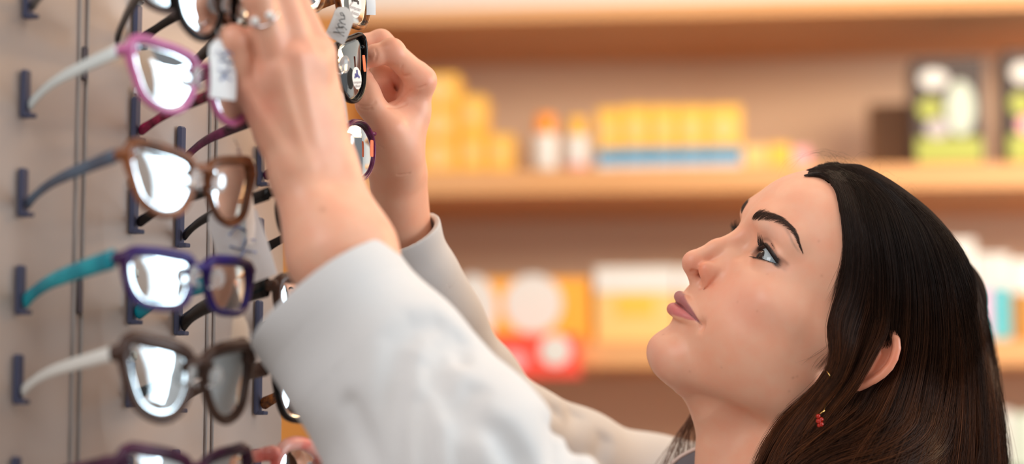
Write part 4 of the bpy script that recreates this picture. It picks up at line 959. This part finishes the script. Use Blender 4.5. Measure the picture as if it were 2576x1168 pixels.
# ---------------------------------------------------------------- coat
S_AX0 = CF(812,742,1.272); S_AX1 = CF(985,965,1.256); _sd = (S_AX1-S_AX0)/np.linalg.norm(S_AX1-S_AX0)
def f_sleeve_n(c, off=0.0):
    pts = [S_AX0-_sd*.05, S_AX0, S_AX1, CF(1140,1200,1.232), CF(1330,1430,1.235), CF(1640,1610,1.27), CF(1930,1640,1.34)]
    return chain(c, pts, [r-off for r in (.0510,.0520,.0575,.068,.072,.074,.070)], .01)
F_AX0 = CF(1006,585,1.522); F_AX1 = CF(1085,790,1.552); _fd = (F_AX1-F_AX0)/np.linalg.norm(F_AX1-F_AX0)
def f_sleeve_f(c, off=0.0):
    pts = [F_AX0-_fd*.04, F_AX0, F_AX1, CF(1165,985,1.590), CF(1262,1118,1.605), CF(1420,1190,1.64), CF(1600,1255,1.665), CF(1730,1290,1.66)]
    return chain(c, pts, [r-off for r in (.0278,.0285,.0350,.044,.050,.052,.052,.055)], .01)
def f_torso(c, off=0.0):
    d = cap(c, CF(1975,1640,1.36), CF(1750,1340,1.63), .062-off, .056-off)
    d = smin(d, ell(c, CF(1890,2120,1.50), (.125-off,.22-off,.175-off)), .03)
    d = smin(d, ell(c, np.array([.17,-.58,-1.49]), (.145-off,.22-off,.175-off)), .08)
    d = smin(d, ell(c, np.array([.17,-.80,-1.49]), (.155-off,.20-off,.185-off)), .06)
    return d
def _wav(c): return .0010*np.sin(c[:,0]*70+c[:,1]*31) + .0008*np.sin(c[:,1]*105-c[:,0]*60+c[:,2]*50)
def f_coat0(c, n0=0., f0=0.):
    pn = n0+(c-S_AX0)@(-_sd); pf = f0+(c-F_AX0)@(-_fd); w = _wav(c)
    n = np.maximum(f_sleeve_n(c)+w, pn); f = np.maximum(f_sleeve_f(c)+w, pf); t = f_torso(c)+w*2
    t = smax(t, -cap(c, NK1+[-.010,.03,.0], NK1+[-.0,-.06,.005], .064, .062), .006)          # neck opening
    t = smax(t, -cap(c, NK1+[-.06,-.02,.005], NK1+[-.075,-.13,.005], .034, .012), .01)
    return smin(smin(n, t, .03), f, .02)
_gr = []
_fb = f_coat0
for L, r, k in (([(1098,812),(1052,822),(1012,862),(992,950),(984,1070),(988,1230)], .0036, .018), ([(1160,856),(1122,874),(1100,918),(1104,966),(1130,1010)], .0034, .016),
          ([(1166,884),(1164,902)], .0050, .008), ([(1215,1060),(1265,1100),(1300,1160),(1330,1250)], .0045, .014), ([(1190,985),(1168,1040),(1160,1110),(1172,1230)], .0040, .014),
          ([(1060,1010),(1072,1100),(1088,1230)], .0022, .012), ([(880,1020),(915,1100),(955,1200)], .0018, .014),
          ([(1448,1040),(1440,1080),(1445,1130),(1460,1210)], .0026, .016), ([(1400,1030),(1396,1080),(1405,1160)], .0018, .016), ([(1520,1108),(1508,1145),(1510,1220)], .0022, .016)):
    _gr.append((on_surf(_fb, L, 1.05), r, k))
def f_coat(c, n0=0., f0=0.):
    d = f_coat0(c, n0, f0)
    for L, r, k in _gr: d = smax(d, -chain(c, L, [r*.5]+[r]*(len(L)-2)+[r*.6]), k)
    s = (c-S_AX0)@_sd; return d + .0002*np.exp(-((s-.022)/.0012)**2)      # hem stitching of the near cuff
def f_coat_main(c):
    return f_coat(c, .05, .04)
def f_cuff(c, near):
    A, D, L, f = (S_AX0, _sd, .055, f_sleeve_n) if near else (F_AX0, _fd, .045, f_sleeve_f)
    s = (c-A)@D; o = f_coat(c); i = (f_sleeve_n if near else f_sleeve_f)(c, .0042)+_wav(c)
    d = smax(o, -s, .0015); return np.maximum(smax(d, -i, .001), s-L)
def skin_arm_tint(c, near):
    n = len(c); C = np.tile([.85,.465,.315], (n,1)).astype(float)
    sp = [(CF(672,275,1.262),.009,.5),(CF(624,215,1.262),.012,.35),(CF(684,176,1.256),.012,.3),(CF(583,70,1.25),.012,.3),(CF(748,140,1.259),.012,.3),(CF(798,130,1.277),.012,.25)] if near else \
         [(CF(912,200,1.46),.012,.4),(CF(905,155,1.463),.010,.4),(CF(1020,262,1.47),.012,.3),(CF(985,128,1.465),.010,.3),(CF(1070,190,1.47),.012,.3),(CF(985,240,1.50),.02,.5),(CF(958,100,1.49),.01,.35)]
    for p, r, w in sp:
        m = w*np.exp(-((np.linalg.norm(c-p, axis=1)/r)**2)); C = C*(1-m[:,None]) + np.array([.78,.30,.21])*m[:,None]
    if near:
        m = .55*np.exp(-((np.linalg.norm(c-on_surf(f_near0,[(812,527)],1.1)[0], axis=1)/.0018)**2)); C = C*(1-m[:,None]) + np.array([.45,.18,.10])*m[:,None]
    return C
def build_person(hi=1.0):
    root = thing('person', 'woman with long dark hair in a white coat, reaching up to the eyeglasses', 'person', (0.20, 1.52, 0.0))
    parts = []
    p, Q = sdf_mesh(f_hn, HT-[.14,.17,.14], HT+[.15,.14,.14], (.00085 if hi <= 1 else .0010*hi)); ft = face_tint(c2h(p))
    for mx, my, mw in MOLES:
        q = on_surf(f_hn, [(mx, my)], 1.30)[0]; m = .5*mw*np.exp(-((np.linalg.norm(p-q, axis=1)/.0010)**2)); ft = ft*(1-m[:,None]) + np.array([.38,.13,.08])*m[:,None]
    parts.append((p, Q, ft))
    lo = CF(860,700,1.62); p, Q = sdf_mesh(f_far, CF(850,900,1.42)*[1,1,0]+[0,0,-1.66], CF(1290,40,1.42)*[1,1,0]+[.03,.01,-1.43], .0010*hi); parts.append((p, Q, skin_arm_tint(p, False)))
    p, Q = sdf_mesh(f_near0, [-.20,-.17,-1.37], [-.02,.24,-1.17], .0014*hi); parts.append((p, Q, skin_arm_tint(p, True)))
    V = []; F = []; C = []; b = 0
    for p, Q, c in parts: V.append(p); F.append(Q+b); C.append(c); b += len(p)
    skin = attr_mat('skin', .42, .38, .13, radius=(.007,.0028,.0015), bump=(900,.06,.0004))
    nt = skin.node_tree.nodes; ln = skin.node_tree.links; b = nt['Principled BSDF']; at = [q for q in nt if q.type == 'ATTRIBUTE'][0]
    tc = nt.new('ShaderNodeTexCoord'); no = nt.new('ShaderNodeTexNoise'); no.inputs['Scale'].default_value = 70; no.inputs['Detail'].default_value = 6; ln.new(tc.outputs['Object'], no.inputs[0])
    rp = nt.new('ShaderNodeValToRGB'); rp.color_ramp.elements[0].position = .36; rp.color_ramp.elements[1].position = .66; rp.color_ramp.elements[0].color = (1.0,1.0,1.0,1); rp.color_ramp.elements[1].color = (1.0,.89,.86,1); ln.new(no.outputs['Fac'], rp.inputs[0])
    mm = nt.new('ShaderNodeMix'); mm.data_type = 'RGBA'; mm.blend_type = 'MULTIPLY'; mm.inputs[0].default_value = 1; ln.new(at.outputs['Color'], mm.inputs[6]); ln.new(rp.outputs[0], mm.inputs[7]); ln.new(mm.outputs[2], b.inputs['Base Color'])
    body = localize(mesh_obj('body', W(np.concatenate(V)), np.concatenate(F), skin), root); set_tint(body, np.concatenate(C))
    hm = pbr('brow_hair', (.055,.027,.018), .6); lm = pbr('lash_hair', (.006,.004,.004), .5)
    for sx in (1, -1):
        for o, l in ((make_eye(sx), 'dark brown eye' if sx == 1 else None), (make_brow(sx, hm), 'dark arched eyebrow'), (make_lashes(sx, lm), 'black mascaraed eyelashes')):
            localize(o, root)
            if l: o['label'] = l
    h = localize(build_hair(None), root); h['label'] = 'long dark brown hair'
    # coat
    p, Q = sdf_mesh(f_coat_main, [-.20,-.42,-1.80], [.34,.03,-1.10], .0024*hi, slack=1.5)
    cm = pbr('white_cotton', (.67,.67,.668), .75, spec=.25, sheen=.15, bump=(2600,.10,.0004))
    cm2 = cm
    V = [p]; F = [Q]; b = len(p)
    for near, A in ((True, S_AX0), (False, F_AX0)):
        p, Q = sdf_mesh(lambda c: f_cuff(c, near), A-.085, A+.085, .0013*hi); V.append(p); F.append(Q+b); b += len(p)
    coat = localize(mesh_obj('coat', W(np.concatenate(V)), np.concatenate(F), cm), root); coat['label'] = 'white cotton coat with wide folded cuffs'
    def f_leg(w):
        d = ell(w, (.17,1.50,.86), (.165,.155,.17))
        for sy in (1, -1):
            d = smin(d, chain(w, [(.17,1.50+.085*sy,.82),(.165,1.50+.095*sy,.48),(.19,1.50+.10*sy,.08)], [.092,.062,.050]), .03)
        return np.maximum(d, .045-w[:,2])
    p, Q = sdf_mesh(f_leg, [-.06,1.28,.0], [.42,1.74,1.06], .009); t = localize(mesh_obj('trousers', p, Q, pbr('dark_denim', (.03,.035,.05), .8)), root)
    for sy in (1, -1):
        p, Q = sdf_mesh(lambda w: np.maximum(smin(ell(w, (.10,1.50+.10*sy,.035), (.135,.045,.045)), cap(w, (.19,1.50+.10*sy,.05), (.19,1.50+.10*sy,.11), .045, .042), .02), -w[:,2]), [-.08,1.36+.10*sy,-.01], [.28,1.64+.10*sy,.17], .005)
        localize(mesh_obj('shoe', p, Q, pbr('black_leather', (.02,.018,.017), .4)), root)
    # ring, earring and the grey shirt collar
    silver = pbr('silver', (.80,.80,.80), .18, metal=1); pearl = pbr('pale_stone', (.86,.84,.80), .2, coat=.6); gold = pbr('gold', (.85,.55,.18), .25, metal=1); redg = pbr('red_glass_bead', (.62,.03,.015), .1, trans=.35)
    mb = MB(); c0 = CF(660,70,1.2555); ax = CF(648,-8,1.246)-CF(702,178,1.264); ax /= np.linalg.norm(ax); u = np.cross(ax, [0,0,1.]); u /= np.linalg.norm(u); v = np.cross(ax, u)
    c0 = CF(663,46,1.2515); ringc = [c0 + .0103*(math.cos(a)*u+math.sin(a)*v) + ax*.0022*math.cos(2*a) for a in np.linspace(0,2*PI,36,endpoint=False)]
    mb.tube(W(np.array(ringc)), .0007, 6, closed=True); rg = localize(mb.build('finger_ring', silver), root); rg['label'] = 'thin silver ring with two pale stones'
    for q in on_surf(f_near0, [(641,52),(678,38)], 1.1, .0012):
        mb = MB().sphere(W(q), .0027, 14, 10); o = mb.build('ring_stone', pearl, rg)
    mb = MB(); er = localize(mb.tube(spline([P(2080,934,1.414), P(2087,946,1.410), P(2084,960,1.424), P(2078,1000,1.428), P(2075,1024,1.414), P(2073,1036,1.409)], 16), .00035, 6).build('earring', gold), root); er['label'] = 'gold hook earring with red beads'
    r = np.random.default_rng(2)
    for (x, y, s) in ((2058,1048,.0016),(2066,1056,.0016),(2059,1060,.0018),(2066,1068,.0017),(2060,1071,.0013)):
        mb = MB().sphere(P(x, y, 1.409), s, 10, 8); mb.build('earring_bead', redg, er)
    mb = MB().tube([P(2073,1034,1.409), P(2062,1042,1.409)], .00035, 6); mb.build('earring_link', gold, er)
    top = spline([CF(1768,1124,1.522), CF(1740,1134,1.524), CF(1705,1154,1.528), CF(1675,1186,1.53), CF(1650,1240,1.53)], 24); bot = top + np.array([.016,-.045,-.002]); n = len(top)
    mb = MB(); V = np.concatenate([top, (top+bot)/2+[0,0,.006], bot]); V = np.concatenate([V, V-[0,0,.0012]]); F = []
    for j in (0, 1):
        for i in range(n-1): F += [(j*n+i, (j+1)*n+i, (j+1)*n+i+1, j*n+i+1), (3*n+j*n+i, 3*n+j*n+i+1, 3*n+(j+1)*n+i+1, 3*n+(j+1)*n+i)]
    mb.add(W(V), F); col = localize(mb.build('shirt_collar', pbr('grey_shirt', (.20,.19,.21), .8)), root); col['label'] = 'dark grey shirt collar'
    mb = MB().tube(W(top), .0013, 8); mb.build('collar_piping', pbr('pale_piping', (.80,.66,.60), .6), col)
    return root, body, coat
build_shop(); build_glasses(); build_person(HI)
lights_camera()
